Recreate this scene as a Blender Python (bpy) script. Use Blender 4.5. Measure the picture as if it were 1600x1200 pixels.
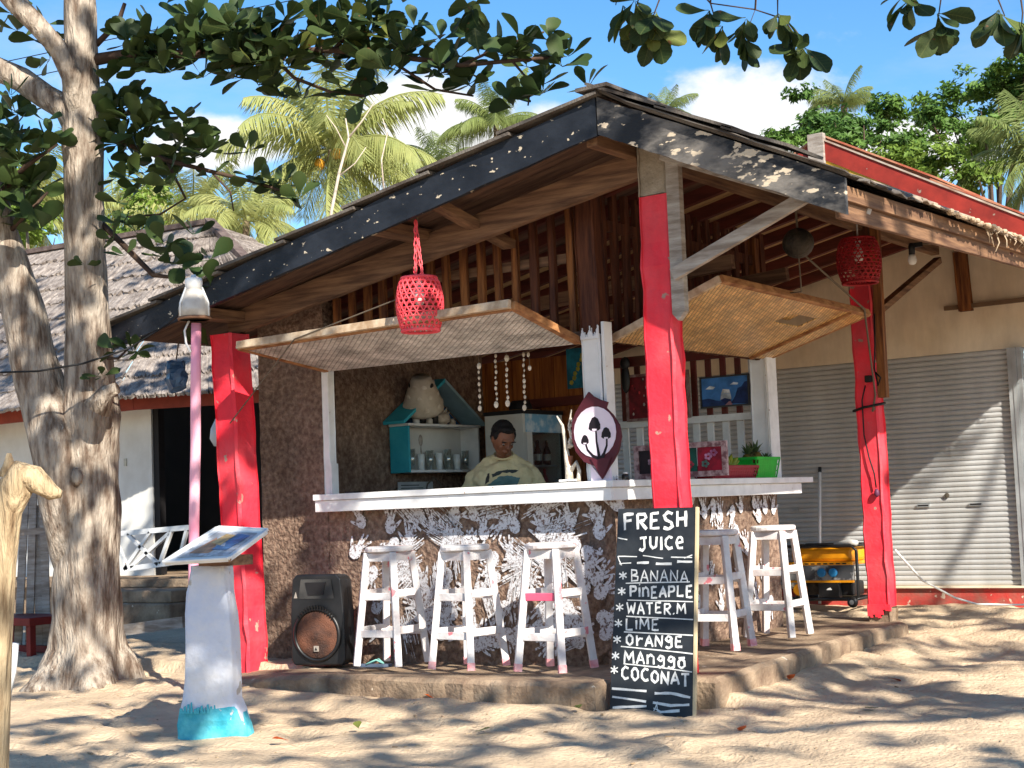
import bpy, bmesh, math, random
from mathutils import Vector, Matrix, Quaternion, noise as mnoise
random.seed(7)
R = math.radians
V = Vector
for o in list(bpy.data.objects): bpy.data.objects.remove(o, do_unlink=True)
scene = bpy.context.scene
COL = scene.collection

# ------------------------------------------------------------------ camera
# metres; x runs along the bar's front, y back into the depth, z = 0 is the bar's concrete floor
FPX = 2410.0
TH, PH, PT = R(35.2), R(2.27), R(4.55)
CAMPOS = V((4.885, -7.830, 0.920))
_f0 = V((-math.sin(TH), math.cos(TH), 0)); _r0 = V((math.cos(TH), math.sin(TH), 0)); _u0 = V((0, 0, 1))
FW = _f0*math.cos(PT) + _u0*math.sin(PT)
_up = _u0*math.cos(PT) - _f0*math.sin(PT)
RI = _r0*math.cos(PH) - _up*math.sin(PH)
UI = _up*math.cos(PH) + _r0*math.sin(PH)
cam = bpy.data.cameras.new('camera')
cam.sensor_width = 36; cam.lens = FPX/1600*36; cam.clip_start = 0.1; cam.clip_end = 3000
camo = bpy.data.objects.new('camera', cam); COL.objects.link(camo)
camo.matrix_world = Matrix(((RI.x, UI.x, -FW.x, CAMPOS.x), (RI.y, UI.y, -FW.y, CAMPOS.y), (RI.z, UI.z, -FW.z, CAMPOS.z), (0, 0, 0, 1)))
scene.camera = camo
scene.render.resolution_x = 1024; scene.render.resolution_y = 768
# survey helpers: where a sight line meets a vertical or level plane of the place, or a given distance
def ray(x, y): return FW*FPX + RI*(x-800) + UI*(600-y)
def Xp(x, y, v): r = ray(x, y); return CAMPOS + r*((v-CAMPOS.x)/r.x)
def Yp(x, y, v): r = ray(x, y); return CAMPOS + r*((v-CAMPOS.y)/r.y)
def Zp(x, y, v): r = ray(x, y); return CAMPOS + r*((v-CAMPOS.z)/r.z)
def D(x, y, d): return CAMPOS + ray(x, y)*(d/FPX)

# ------------------------------------------------------------------ light
SUN = V((1.0, -0.56, 0.77)).normalized()
EL = math.asin(SUN.z); AZ = math.atan2(SUN.x, SUN.y)
sl = bpy.data.lights.new('sun', 'SUN'); sl.energy = 5.0; sl.angle = R(0.53); sl.color = (1.0, 0.93, 0.81)
so = bpy.data.objects.new('sun', sl); COL.objects.link(so); so.rotation_euler = (-SUN).to_track_quat('-Z', 'Y').to_euler(); so.location = (8, -8, 12)
scene.view_settings.view_transform = 'Standard'
scene.view_settings.look = 'None'
scene.view_settings.exposure = 1.0
scene.view_settings.gamma = 1.0
scene.view_settings.use_curve_mapping = False
scene.render.engine = 'CYCLES'
scene.cycles.max_bounces = 8

w = bpy.data.worlds.new('World'); scene.world = w; w.use_nodes = True
nt = w.node_tree; N = nt.nodes; L = nt.links
for n in list(N): N.remove(n)
def wn(t, **k):
    n = N.new(t)
    for a, b in k.items(): setattr(n, a, b)
    return n
out = wn('ShaderNodeOutputWorld'); bg = wn('ShaderNodeBackground'); bg.inputs[1].default_value = 0.13
sky = wn('ShaderNodeTexSky', sky_type='NISHITA', sun_disc=False, sun_elevation=EL, sun_rotation=AZ, altitude=0, air_density=1.0, dust_density=0.25, ozone_density=2.6)
tc = wn('ShaderNodeTexCoord')
nz = wn('ShaderNodeTexNoise'); nz.inputs['Scale'].default_value = 9.0; nz.inputs['Detail'].default_value = 9; nz.inputs['Roughness'].default_value = 0.58
mp = wn('ShaderNodeMapping'); mp.inputs['Scale'].default_value = (1, 1, 1.7)
L.new(tc.outputs['Generated'], mp.inputs['Vector']); L.new(mp.outputs['Vector'], nz.inputs['Vector'])
total = None
def cloud(px, py, wx, wy):
    """a cumulus lying in one direction of the sky: falls off with angle from its middle"""
    global total
    d = ray(px, py).normalized()
    sub = wn('ShaderNodeVectorMath', operation='SUBTRACT'); L.new(tc.outputs['Generated'], sub.inputs[0]); sub.inputs[1].default_value = d
    right = V((-d.y, d.x, 0)).normalized()*-1; upv = right.cross(d).normalized()*-1
    if upv.z < 0: upv = -upv
    parts = []
    for ax, wd in ((right, wx/FPX), (upv, wy/FPX)):
        dt = wn('ShaderNodeVectorMath', operation='DOT_PRODUCT'); L.new(sub.outputs[0], dt.inputs[0]); dt.inputs[1].default_value = ax/wd
        pw = wn('ShaderNodeMath', operation='MULTIPLY'); L.new(dt.outputs['Value'], pw.inputs[0]); L.new(dt.outputs['Value'], pw.inputs[1]); parts.append(pw)
    ad = wn('ShaderNodeMath', operation='ADD'); L.new(parts[0].outputs[0], ad.inputs[0]); L.new(parts[1].outputs[0], ad.inputs[1])
    sq = wn('ShaderNodeMath', operation='SQRT'); L.new(ad.outputs[0], sq.inputs[0])
    mr = wn('ShaderNodeMapRange', clamp=True); L.new(sq.outputs[0], mr.inputs[0])
    mr.inputs[1].default_value = 0.45; mr.inputs[2].default_value = 1.35; mr.inputs[3].default_value = 0.36; mr.inputs[4].default_value = 0.0
    # only the half of the sky this cloud is in
    if total is None: total = mr
    else:
        a = wn('ShaderNodeMath', operation='MAXIMUM'); L.new(total.outputs[0], a.inputs[0]); L.new(mr.outputs[0], a.inputs[1]); total = a
cloud(1185, 185, 150, 75); cloud(1080, 235, 130, 60); cloud(690, 215, 150, 95); cloud(640, 190, 90, 60); cloud(880, 205, 90, 50); cloud(330, 230, 110, 40)
cloud(1180, 265, 260, 55); cloud(1470, 230, 120, 50)
sm = wn('ShaderNodeMath', operation='ADD'); L.new(nz.outputs['Fac'], sm.inputs[0]); L.new(total.outputs[0], sm.inputs[1])
mr = wn('ShaderNodeMapRange', clamp=True, interpolation_type='SMOOTHSTEP'); L.new(sm.outputs[0], mr.inputs[0])
mr.inputs[1].default_value = 0.60; mr.inputs[2].default_value = 0.80
# thin high wisps all over the sky
nz2 = wn('ShaderNodeTexNoise'); nz2.inputs['Scale'].default_value = 3.2; nz2.inputs['Detail'].default_value = 8; nz2.inputs['Roughness'].default_value = 0.6
mp2 = wn('ShaderNodeMapping'); mp2.inputs['Scale'].default_value = (1, 1, 3.0); L.new(tc.outputs['Generated'], mp2.inputs['Vector']); L.new(mp2.outputs['Vector'], nz2.inputs['Vector'])
mr2 = wn('ShaderNodeMapRange', clamp=True); L.new(nz2.outputs['Fac'], mr2.inputs[0]); mr2.inputs[1].default_value = 0.50; mr2.inputs[2].default_value = 0.85; mr2.inputs[4].default_value = 0.45
mx0 = wn('ShaderNodeMix', data_type='RGBA'); L.new(mr2.outputs[0], mx0.inputs[0]); hs0 = wn('ShaderNodeHueSaturation'); hs0.inputs['Saturation'].default_value = 1.28; hs0.inputs['Value'].default_value = 0.80; L.new(sky.outputs[0], hs0.inputs['Color']); L.new(hs0.outputs[0], mx0.inputs[6]); mx0.inputs[7].default_value = (3.6, 3.7, 3.8, 1)
mx = wn('ShaderNodeMix', data_type='RGBA'); L.new(mr.outputs[0], mx.inputs[0]); L.new(mx0.outputs[2], mx.inputs[6]); mx.inputs[7].default_value = (4.3, 4.3, 4.3, 1)
L.new(mx.outputs[2], bg.inputs[0]); L.new(bg.outputs[0], out.inputs[0])

# ------------------------------------------------------------------ helpers
def lin(c):
    return tuple((x/255/12.92 if x/255 <= .04045 else ((x/255+.055)/1.055)**2.4) for x in c)
MATS = {}
def mat(name, col, rough=.75, col2=None, scale=6., lo=.35, hi=.65, stretch=(1, 1, 1), bump=0., bscale=60., bstretch=None, spec=.3, metal=0., detail=6, chips=None, chip_scale=30., chip_lo=.62, transl=0., seed=0., coord='Object', emit=None, macro=None, rnd=False):
    """procedural material: two tones by noise, fine relief, optional chips of another colour"""
    if name in MATS: return MATS[name]
    m = bpy.data.materials.new(name); m.use_nodes = True; MATS[name] = m
    t = m.node_tree; n = t.nodes; l = t.links
    b = n['Principled BSDF']; o = n['Material Output']
    b.inputs['Roughness'].default_value = rough; b.inputs['Specular IOR Level'].default_value = spec; b.inputs['Metallic'].default_value = metal
    c4 = lambda c: (c[0], c[1], c[2], 1)
    if col2 is None: col2 = tuple(x*.72 for x in col)
    tcn = n.new('ShaderNodeTexCoord'); mpn = n.new('ShaderNodeMapping'); l.new(tcn.outputs[coord], mpn.inputs['Vector']); mpn.inputs['Scale'].default_value = stretch; mpn.inputs['Location'].default_value = (seed, seed*.7, seed*1.3)
    if rnd:
        oi = n.new('ShaderNodeObjectInfo'); vm = n.new('ShaderNodeVectorMath'); vm.operation = 'SCALE'; vm.inputs[0].default_value = (7.3, 5.1, 9.7); l.new(oi.outputs['Random'], vm.inputs['Scale']); l.new(vm.outputs[0], mpn.inputs['Location'])
    ns = n.new('ShaderNodeTexNoise'); ns.inputs['Scale'].default_value = scale; ns.inputs['Detail'].default_value = detail; ns.inputs['Roughness'].default_value = .6; l.new(mpn.outputs[0], ns.inputs['Vector'])
    mr = n.new('ShaderNodeMapRange'); l.new(ns.outputs['Fac'], mr.inputs[0]); mr.inputs[1].default_value = lo; mr.inputs[2].default_value = hi
    mxn = n.new('ShaderNodeMix'); mxn.data_type = 'RGBA'; l.new(mr.outputs[0], mxn.inputs[0]); mxn.inputs[6].default_value = c4(col); mxn.inputs[7].default_value = c4(col2)
    cur = mxn.outputs[2]
    if chips:
        nc = n.new('ShaderNodeTexNoise'); nc.inputs['Scale'].default_value = chip_scale; nc.inputs['Detail'].default_value = 5; l.new(mpn.outputs[0], nc.inputs['Vector'])
        mc = n.new('ShaderNodeMapRange'); l.new(nc.outputs['Fac'], mc.inputs[0]); mc.inputs[1].default_value = chip_lo; mc.inputs[2].default_value = chip_lo+.025
        mx2 = n.new('ShaderNodeMix'); mx2.data_type = 'RGBA'; l.new(mc.outputs[0], mx2.inputs[0]); l.new(cur, mx2.inputs[6]); mx2.inputs[7].default_value = c4(chips); cur = mx2.outputs[2]
    if macro:   # broad stains and faded patches
        ng = n.new('ShaderNodeTexNoise'); ng.inputs['Scale'].default_value = macro[0]; ng.inputs['Detail'].default_value = 7; ng.inputs['Roughness'].default_value = .65
        mg_ = n.new('ShaderNodeMapping'); l.new(tcn.outputs[coord], mg_.inputs['Vector']); mg_.inputs['Scale'].default_value = macro[3] if len(macro) > 3 else (1, 1, 1); mg_.inputs['Location'].default_value = (3.7, 1.9, .4); l.new(mg_.outputs[0], ng.inputs['Vector'])
        mq = n.new('ShaderNodeMapRange'); l.new(ng.outputs['Fac'], mq.inputs[0]); mq.inputs[1].default_value = .32; mq.inputs[2].default_value = .68; mq.inputs[3].default_value = macro[1]; mq.inputs[4].default_value = macro[2]
        mx3 = n.new('ShaderNodeMix'); mx3.data_type = 'RGBA'; mx3.blend_type = 'MULTIPLY'; mx3.inputs[0].default_value = 1; l.new(cur, mx3.inputs[6]); l.new(mq.outputs[0], mx3.inputs[7]); cur = mx3.outputs[2]
    l.new(cur, b.inputs['Base Color'])
    if bump:
        nb = n.new('ShaderNodeTexNoise'); nb.inputs['Scale'].default_value = bscale; nb.inputs['Detail'].default_value = 5
        if bstretch:
            m2 = n.new('ShaderNodeMapping'); l.new(tcn.outputs[coord], m2.inputs['Vector']); m2.inputs['Scale'].default_value = bstretch; l.new(m2.outputs[0], nb.inputs['Vector'])
        else: l.new(mpn.outputs[0], nb.inputs['Vector'])
        bp = n.new('ShaderNodeBump'); bp.inputs['Strength'].default_value = min(1, bump*6); bp.inputs['Distance'].default_value = bump*.05; l.new(nb.outputs['Fac'], bp.inputs['Height']); l.new(bp.outputs[0], b.inputs['Normal'])
    if transl:
        tr = n.new('ShaderNodeBsdfTranslucent'); l.new(cur, tr.inputs[0]); ms = n.new('ShaderNodeMixShader'); ms.inputs[0].default_value = transl
        l.new(b.outputs[0], ms.inputs[1]); l.new(tr.outputs[0], ms.inputs[2]); l.new(ms.outputs[0], o.inputs[0])
    if emit: b.inputs['Emission Color'].default_value = c4(emit[0]); b.inputs['Emission Strength'].default_value = emit[1]
    return m

class MB:
    def __init__(s): s.v = []; s.f = []
    def add(s, vs, fs):
        k = len(s.v); s.v += [tuple(v) for v in vs]; s.f += [tuple(i+k for i in f) for f in fs]; return s
    def quad(s, a, b, c, d): return s.add([a, b, c, d], [(0, 1, 2, 3)])
    def box(s, c, sz, M=None):
        x, y, z = sz[0]/2, sz[1]/2, sz[2]/2; c = V(c)
        vs = [V((i, j, k)) for k in (-z, z) for j in (-y, y) for i in (-x, x)]
        if M is not None: vs = [M @ v for v in vs]
        return s.add([v+c for v in vs], [(0, 2, 3, 1), (4, 5, 7, 6), (0, 1, 5, 4), (2, 6, 7, 3), (0, 4, 6, 2), (1, 3, 7, 5)])
    def mm(s, lo, hi): return s.box([(a+b)/2 for a, b in zip(lo, hi)], [abs(b-a) for a, b in zip(lo, hi)])
    def bar(s, p0, p1, wd, h, up=(0, 0, 1), taper=1.):
        p0, p1 = V(p0), V(p1); d = (p1-p0).normalized(); up = V(up); sd = d.cross(up)
        if sd.length < 1e-4: sd = d.cross(V((1, 0, 0)))
        sd.normalize(); u = sd.cross(d).normalized()
        vs = []
        for p, k in ((p0, 1.), (p1, taper)):
            for a, b in ((-1, -1), (1, -1), (1, 1), (-1, 1)): vs.append(p + sd*(a*wd/2*k) + u*(b*h/2*k))
        return s.add(vs, [(3, 2, 1, 0), (4, 5, 6, 7), (0, 1, 5, 4), (1, 2, 6, 5), (2, 3, 7, 6), (3, 0, 4, 7)])
    def tube(s, pts, rad, n=8, cap=True, jit=0., seed=0, square=False):
        pts = [V(p) for p in pts]
        if not hasattr(rad, '__len__'): rad = [rad]*len(pts)
        k0 = len(s.v); ref = None; rg = random.Random(seed)
        for i, p in enumerate(pts):
            d = (pts[min(i+1, len(pts)-1)]-pts[max(i-1, 0)]).normalized()
            if ref is None: ref = d.cross(V((0, 0, 1))) if abs(d.z) < .95 else d.cross(V((0, 1, 0)))
            a = (ref - d*ref.dot(d)).normalized(); b = d.cross(a); ref = a
            for j in range(n):
                t = 2*math.pi*j/n; r = rad[i]
                if jit: q = p + (a*math.cos(t)+b*math.sin(t))*r; r *= 1+jit*mnoise.noise(V((q.x*5+seed, q.y*5, q.z*3)))*2
                s.v.append(tuple(p + (a*math.cos(t)+b*math.sin(t))*r))
        for i in range(len(pts)-1):
            for j in range(n):
                a = k0+i*n+j; b = k0+i*n+(j+1) % n; s.f.append((a, b, b+n, a+n))
        if cap: s.f.append(tuple(k0+j for j in reversed(range(n)))); s.f.append(tuple(k0+(len(pts)-1)*n+j for j in range(n)))
        return s
    def lathe(s, prof, n=16, c=(0, 0, 0), M=None):
        k0 = len(s.v); c = V(c)
        for r, z in prof:
            for j in range(n):
                p = V((r*math.cos(2*math.pi*j/n), r*math.sin(2*math.pi*j/n), z))
                if M is not None: p = M @ p
                s.v.append(tuple(p+c))
        for i in range(len(prof)-1):
            for j in range(n):
                a = k0+i*n+j; b = k0+i*n+(j+1) % n; s.f.append((a, b, b+n, a+n))
        if prof[0][0] > 1e-5: s.f.append(tuple(k0+j for j in reversed(range(n))))
        if prof[-1][0] > 1e-5: s.f.append(tuple(k0+(len(prof)-1)*n+j for j in range(n)))
        return s
    def ball(s, c, r, n=10, M=None):
        if not hasattr(r, '__len__'): r = (r, r, r)
        S = Matrix.Diagonal(V(r)); M = (M.to_3x3() @ S) if M is not None else S
        h = n//2+1
        return s.lathe([(max(math.sin(math.pi*i/h), 1e-6), -math.cos(math.pi*i/h)) for i in range(h+1)], n, c, M)
    def prism(s, poly, dirv):
        """planar polygon (3D points) pushed along dirv"""
        n = len(poly); dirv = V(dirv); a = [V(p) for p in poly]
        return s.add(a + [p+dirv for p in a], [tuple(reversed(range(n))), tuple(range(n, 2*n))] + [(i, (i+1) % n, (i+1) % n+n, i+n) for i in range(n)])
    def build(s, name, m, parent=None, smooth=False, bevel=0., loc=None, kind=None):
        me = bpy.data.meshes.new(name); me.from_pydata(s.v, [], s.f); me.validate(); me.update()
        bm = bmesh.new(); bm.from_mesh(me); bmesh.ops.recalc_face_normals(bm, faces=bm.faces); bm.to_mesh(me); bm.free()
        if smooth: me.polygons.foreach_set('use_smooth', [True]*len(me.polygons))
        o = bpy.data.objects.new(name, me); COL.objects.link(o)
        if m: me.materials.append(m)
        if bevel:
            bv = o.modifiers.new('b', 'BEVEL'); bv.width = bevel; bv.segments = 2; bv.limit_method = 'ANGLE'
        attach(o, parent)
        if loc is not None: o.location = loc
        if kind: o['kind'] = kind
        return o
def wmat(o):
    m = Matrix.LocRotScale(o.location, o.rotation_euler, o.scale)
    if o.parent: m = wmat(o.parent) @ o.matrix_parent_inverse @ m
    return m
def attach(o, parent):
    """parent a mesh whose vertices are in the place's own metres"""
    if parent is None: return
    o.parent = parent; o.matrix_parent_inverse = wmat(parent).inverted()
def tag(o, label, cat, group=None):
    o['label'] = label; o['category'] = cat
    if group: o['group'] = group
    return o
def thing(name, label, cat, loc=(0, 0, 0), group=None):
    o = bpy.data.objects.new(name, None); COL.objects.link(o); o.location = loc; o.empty_display_size = .1
    return tag(o, label, cat, group)
def local(o, parent):
    """parent a mesh whose vertices are measured from its thing's base"""
    o.parent = parent; return o
def rough_post(mb, p0, p1, wd, dp, seg=14, jit=.007, ax=None, seed=0, chip=True):
    """hand-made square post: a column of slightly uneven square rings"""
    p0, p1 = V(p0), V(p1); ax = ax or (V((1, 0, 0)), V((0, 1, 0))); rg = random.Random(seed)
    k0 = len(mb.v); c = .16; ring = []
    for a, b in ((-1, -1), (1, -1), (1, 1), (-1, 1)):
        ring += [(a*(1-c) if (a*b > 0) else a, b if (a*b > 0) else b*(1-c)), (a if (a*b > 0) else a*(1-c), b*(1-c) if (a*b > 0) else b)]
    n = 8
    for i in range(seg+1):
        p = p0.lerp(p1, i/seg); off = V((rg.uniform(-jit, jit), rg.uniform(-jit, jit), 0))
        for a, b in ring: mb.v.append(tuple(p + off + ax[0]*(a*wd/2+rg.uniform(-jit, jit)*.6) + ax[1]*(b*dp/2+rg.uniform(-jit, jit)*.6)))
    for i in range(seg):
        for j in range(n):
            a = k0+i*n+j; b = k0+i*n+(j+1) % n; mb.f.append((a, b, b+n, a+n))
    mb.f.append(tuple(k0+j for j in reversed(range(n)))); mb.f.append(tuple(k0+seg*n+j for j in range(n)))
    return mb
def fbm(x, y, z=0., o=4):
    s = 0; a = .5; f = 1.
    for _ in range(o): s += a*mnoise.noise(V((x*f, y*f, z*f+3.1))); a *= .5; f *= 2.03
    return s
def ss(a, b, x):
    t = min(1, max(0, (x-a)/(b-a))); return t*t*(3-2*t)

# ------------------------------------------------------------------ materials
M_red = mat('red_paint', lin((242, 52, 70)), .6, lin((222, 84, 94)), 2.6, .45, .72, bump=.12, bscale=35, chips=lin((176, 140, 126)), chip_scale=11, chip_lo=.675, macro=(3.0, .72, 1.1, (1, 1, .5)))
M_redwear = M_red
M_white = mat('white_paint', (.80, .80, .79), .5, (.62, .62, .61), 7, .45, .75, bump=.06, bscale=30, chips=lin((150, 120, 95)), chip_scale=22, chip_lo=.71)
M_stool = mat('stool_paint', (.74, .71, .70), .6, (.60, .50, .49), 9, .45, .70, bump=.1, bscale=50, chips=lin((222, 130, 138)), chip_scale=8, chip_lo=.65, macro=(6, .78, 1.05), rnd=True)
M_pinkrung = mat('pink_paint', lin((232, 100, 130)), .5)
M_pink = mat('pink_pole_paint', lin((236, 142, 168)), .45, lin((244, 190, 205)), 2.5, stretch=(1, 1, .5), bump=.03)
M_wall = mat('brown_render', lin((112, 90, 78)), .95, lin((162, 138, 120)), 26, .40, .70, detail=8, bump=.5, bscale=34, spec=.1, chips=lin((168, 140, 118)), chip_scale=60, chip_lo=.69, macro=(2.2, .62, 1.25))
M_black = mat('black_board_paint', lin((34, 36, 40)), .45, lin((52, 55, 58)), 5, bump=.03)
M_fascia = mat('peeling_black_paint', lin((26, 29, 36)), .45, lin((40, 44, 52)), 4, bump=.1, bscale=30, chips=lin((196, 182, 160)), chip_scale=15, chip_lo=.645, stretch=(1, 1, 1.6), spec=.2, macro=(2.4, .7, 1.2))
M_fasciaR = mat('badly_peeled_black_paint', lin((32, 34, 39)), .6, lin((116, 111, 106)), 3.2, .43, .60, bump=.1, bscale=30, chips=lin((196, 180, 158)), chip_scale=11, chip_lo=.60, stretch=(1, 1, 2.2))
M_grey = mat('grey_weathered_wood', lin((176, 168, 160)), .8, lin((130, 118, 108)), 5, stretch=(1, 1, 6), bump=.1)
M_woodx = mat('brown_timber', lin((134, 102, 78)), .8, lin((82, 58, 46)), 4, stretch=(.6, 5, 9), bump=.08, bscale=20)
M_woody = mat('brown_timber_lengthwise', lin((140, 106, 78)), .8, lin((86, 60, 46)), 4, stretch=(5, .6, 9), bump=.08, bscale=20)
M_woodz = mat('brown_timber_upright', lin((150, 96, 52)), .7, lin((74, 38, 24)), 4, stretch=(8, 8, .7), bump=.08, bscale=20)
M_woodzd = mat('dark_timber_upright', lin((104, 60, 38)), .7, lin((60, 30, 22)), 4, stretch=(8, 8, .7), bump=.08, bscale=20)
M_soffit = mat('brown_board', lin((108, 82, 66)), .85, lin((70, 50, 42)), 3, stretch=(.8, 6, 3), bump=.06)
M_ply = mat('cream_ply', lin((205, 170, 125)), .8, lin((176, 138, 96)), 3, stretch=(.8, 6, 3), bump=.04)
M_redbrown = mat('red_brown_stain', lin((104, 48, 38)), .7, lin((72, 34, 28)), 4, stretch=(.8, 6, 6))
M_conc = mat('old_concrete', lin((172, 150, 126)), .9, lin((118, 98, 82)), 5, .35, .68, bump=.2, bscale=45, detail=8, chips=lin((205, 190, 170)), chip_scale=9, chip_lo=.68, spec=.15, macro=(1.8, .65, 1.15))
M_cream = mat('cream_render', lin((238, 222, 198)), .85, lin((222, 202, 174)), 2.2, bump=.05, bscale=40, macro=(2.0, .78, 1.05, (2, 2, .5)))
M_shutter = mat('shutter_metal', lin((200, 201, 201)), .45, lin((184, 184, 182)), 2.5, stretch=(1, 1, .3), spec=.5, metal=.15, macro=(1.6, .80, 1.04, (2, 2, .35)))
M_metal = mat('pale_metal', lin((190, 196, 198)), .4, metal=.5, spec=.5)
M_plinth = mat('red_plinth_paint', lin((186, 64, 58)), .8, lin((150, 96, 84)), 6, .4, .66, bump=.1, chips=lin((200, 180, 160)), chip_scale=14, chip_lo=.67)
M_roofred = mat('red_roof_board', lin((160, 52, 42)), .7, lin((124, 40, 34)), 5, chips=lin((150, 130, 116)), chip_scale=10, chip_lo=.68)
M_yellowtrim = mat('yellow_trim', lin((240, 190, 60)), .6)
M_sheet = mat('grey_roof_sheet', lin((110, 104, 98)), .8, lin((70, 62, 56)), 4, .35, .65, bump=.15)
M_sheetl = mat('pale_roof_sheet', lin((176, 160, 142)), .8, lin((120, 104, 92)), 5, .35, .65, bump=.12)
M_dark = mat('dark_interior', lin((30, 28, 30)), .7)
M_blackpl = mat('black_plastic', lin((17, 17, 19)), .42, lin((30, 30, 32)), 8, spec=.5, bump=.03, bscale=120)
M_cable = mat('black_cable', lin((24, 24, 26)), .5)
M_rope = mat('grey_rope', lin((110, 98, 84)), .9)
M_glass = mat('pale_glass', (.75, .8, .8), .08, (.7, .76, .76), spec=.8)
def glassmat(name, c=(.95, .98, .97), rough=.03, mixf=.75):
    m = bpy.data.materials.new(name); m.use_nodes = True; n = m.node_tree.nodes; l = m.node_tree.links
    tr = n.new('ShaderNodeBsdfTransparent'); tr.inputs[0].default_value = (*c, 1); gl = n.new('ShaderNodeBsdfGlossy'); gl.inputs['Roughness'].default_value = rough
    nzg = n.new('ShaderNodeTexNoise'); nzg.inputs['Scale'].default_value = 8; mrg = n.new('ShaderNodeMapRange'); l.new(nzg.outputs['Fac'], mrg.inputs[0]); mrg.inputs[3].default_value = rough; mrg.inputs[4].default_value = rough+.06; l.new(mrg.outputs[0], gl.inputs['Roughness'])
    ms = n.new('ShaderNodeMixShader'); ms.inputs[0].default_value = 1-mixf; l.new(tr.outputs[0], ms.inputs[1]); l.new(gl.outputs[0], ms.inputs[2]); l.new(ms.outputs[0], n['Material Output'].inputs[0]); return m
M_clear = glassmat('clear_glass')
M_bark = mat('almond_bark', lin((174, 162, 148)), .9, lin((104, 88, 76)), 8, .40, .64, stretch=(2.2, 2.2, .5), bump=.6, bscale=19, bstretch=(2.6, 2.6, .6), detail=8, spec=.1, chips=lin((186, 174, 160)), chip_scale=9, chip_lo=.69)
M_barkd = mat('twig_bark', lin((86, 68, 56)), .9, lin((60, 46, 38)), 9, bump=.1)
M_leaf = mat('almond_leaf', (.030, .062, .020), .5, (.06, .085, .022), 2.0, .35, .65, transl=.22, spec=.3)
M_leafy = mat('almond_leaf_light', (.12, .17, .035), .5, (.08, .13, .03), 2.0, transl=.35, spec=.3)
M_leafo = mat('almond_leaf_orange', lin((190, 92, 30)), .6, lin((150, 60, 30)), 6, transl=.25)
M_palm = mat('palm_leaf', (.26, .31, .10), .5, (.15, .20, .06), 1.4, .35, .65, transl=.4, spec=.3)
M_palmy = mat('palm_leaf_yellow', (.44, .44, .17), .5, (.28, .33, .11), 1.2, .35, .65, transl=.4)
M_tree1 = mat('broad_leaf', (.13, .23, .04), .55, (.06, .13, .025), .9, .35, .65, transl=.3)
M_tree2 = mat('broad_leaf_bright', (.22, .31, .05), .55, (.11, .19, .03), .9, .35, .65, transl=.3)
M_trunk = mat('palm_trunk', lin((140, 118, 98)), .9, lin((100, 84, 70)), 5, stretch=(1, 1, 4), bump=.2)
M_thatch = mat('grey_thatch', lin((158, 148, 140)), .95, lin((104, 94, 88)), 9, .35, .66, stretch=(1.5, 1.5, .5), bump=.3, bscale=40, chips=lin((170, 160, 150)), chip_scale=14, chip_lo=.66)
M_housew = mat('house_white', lin((226, 226, 222)), .8, lin((206, 204, 198)), 2)
M_skin = mat('skin', lin((132, 88, 66)), .45, lin((112, 70, 50)), 9)
M_hair = mat('hair', lin((20, 17, 16)), .6, lin((30, 26, 24)), 60, bump=.2, bscale=160)
M_shirt = mat('cream_shirt', lin((216, 200, 156)), .85, lin((198, 182, 138)), 9, bump=.25, bscale=14)

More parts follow.
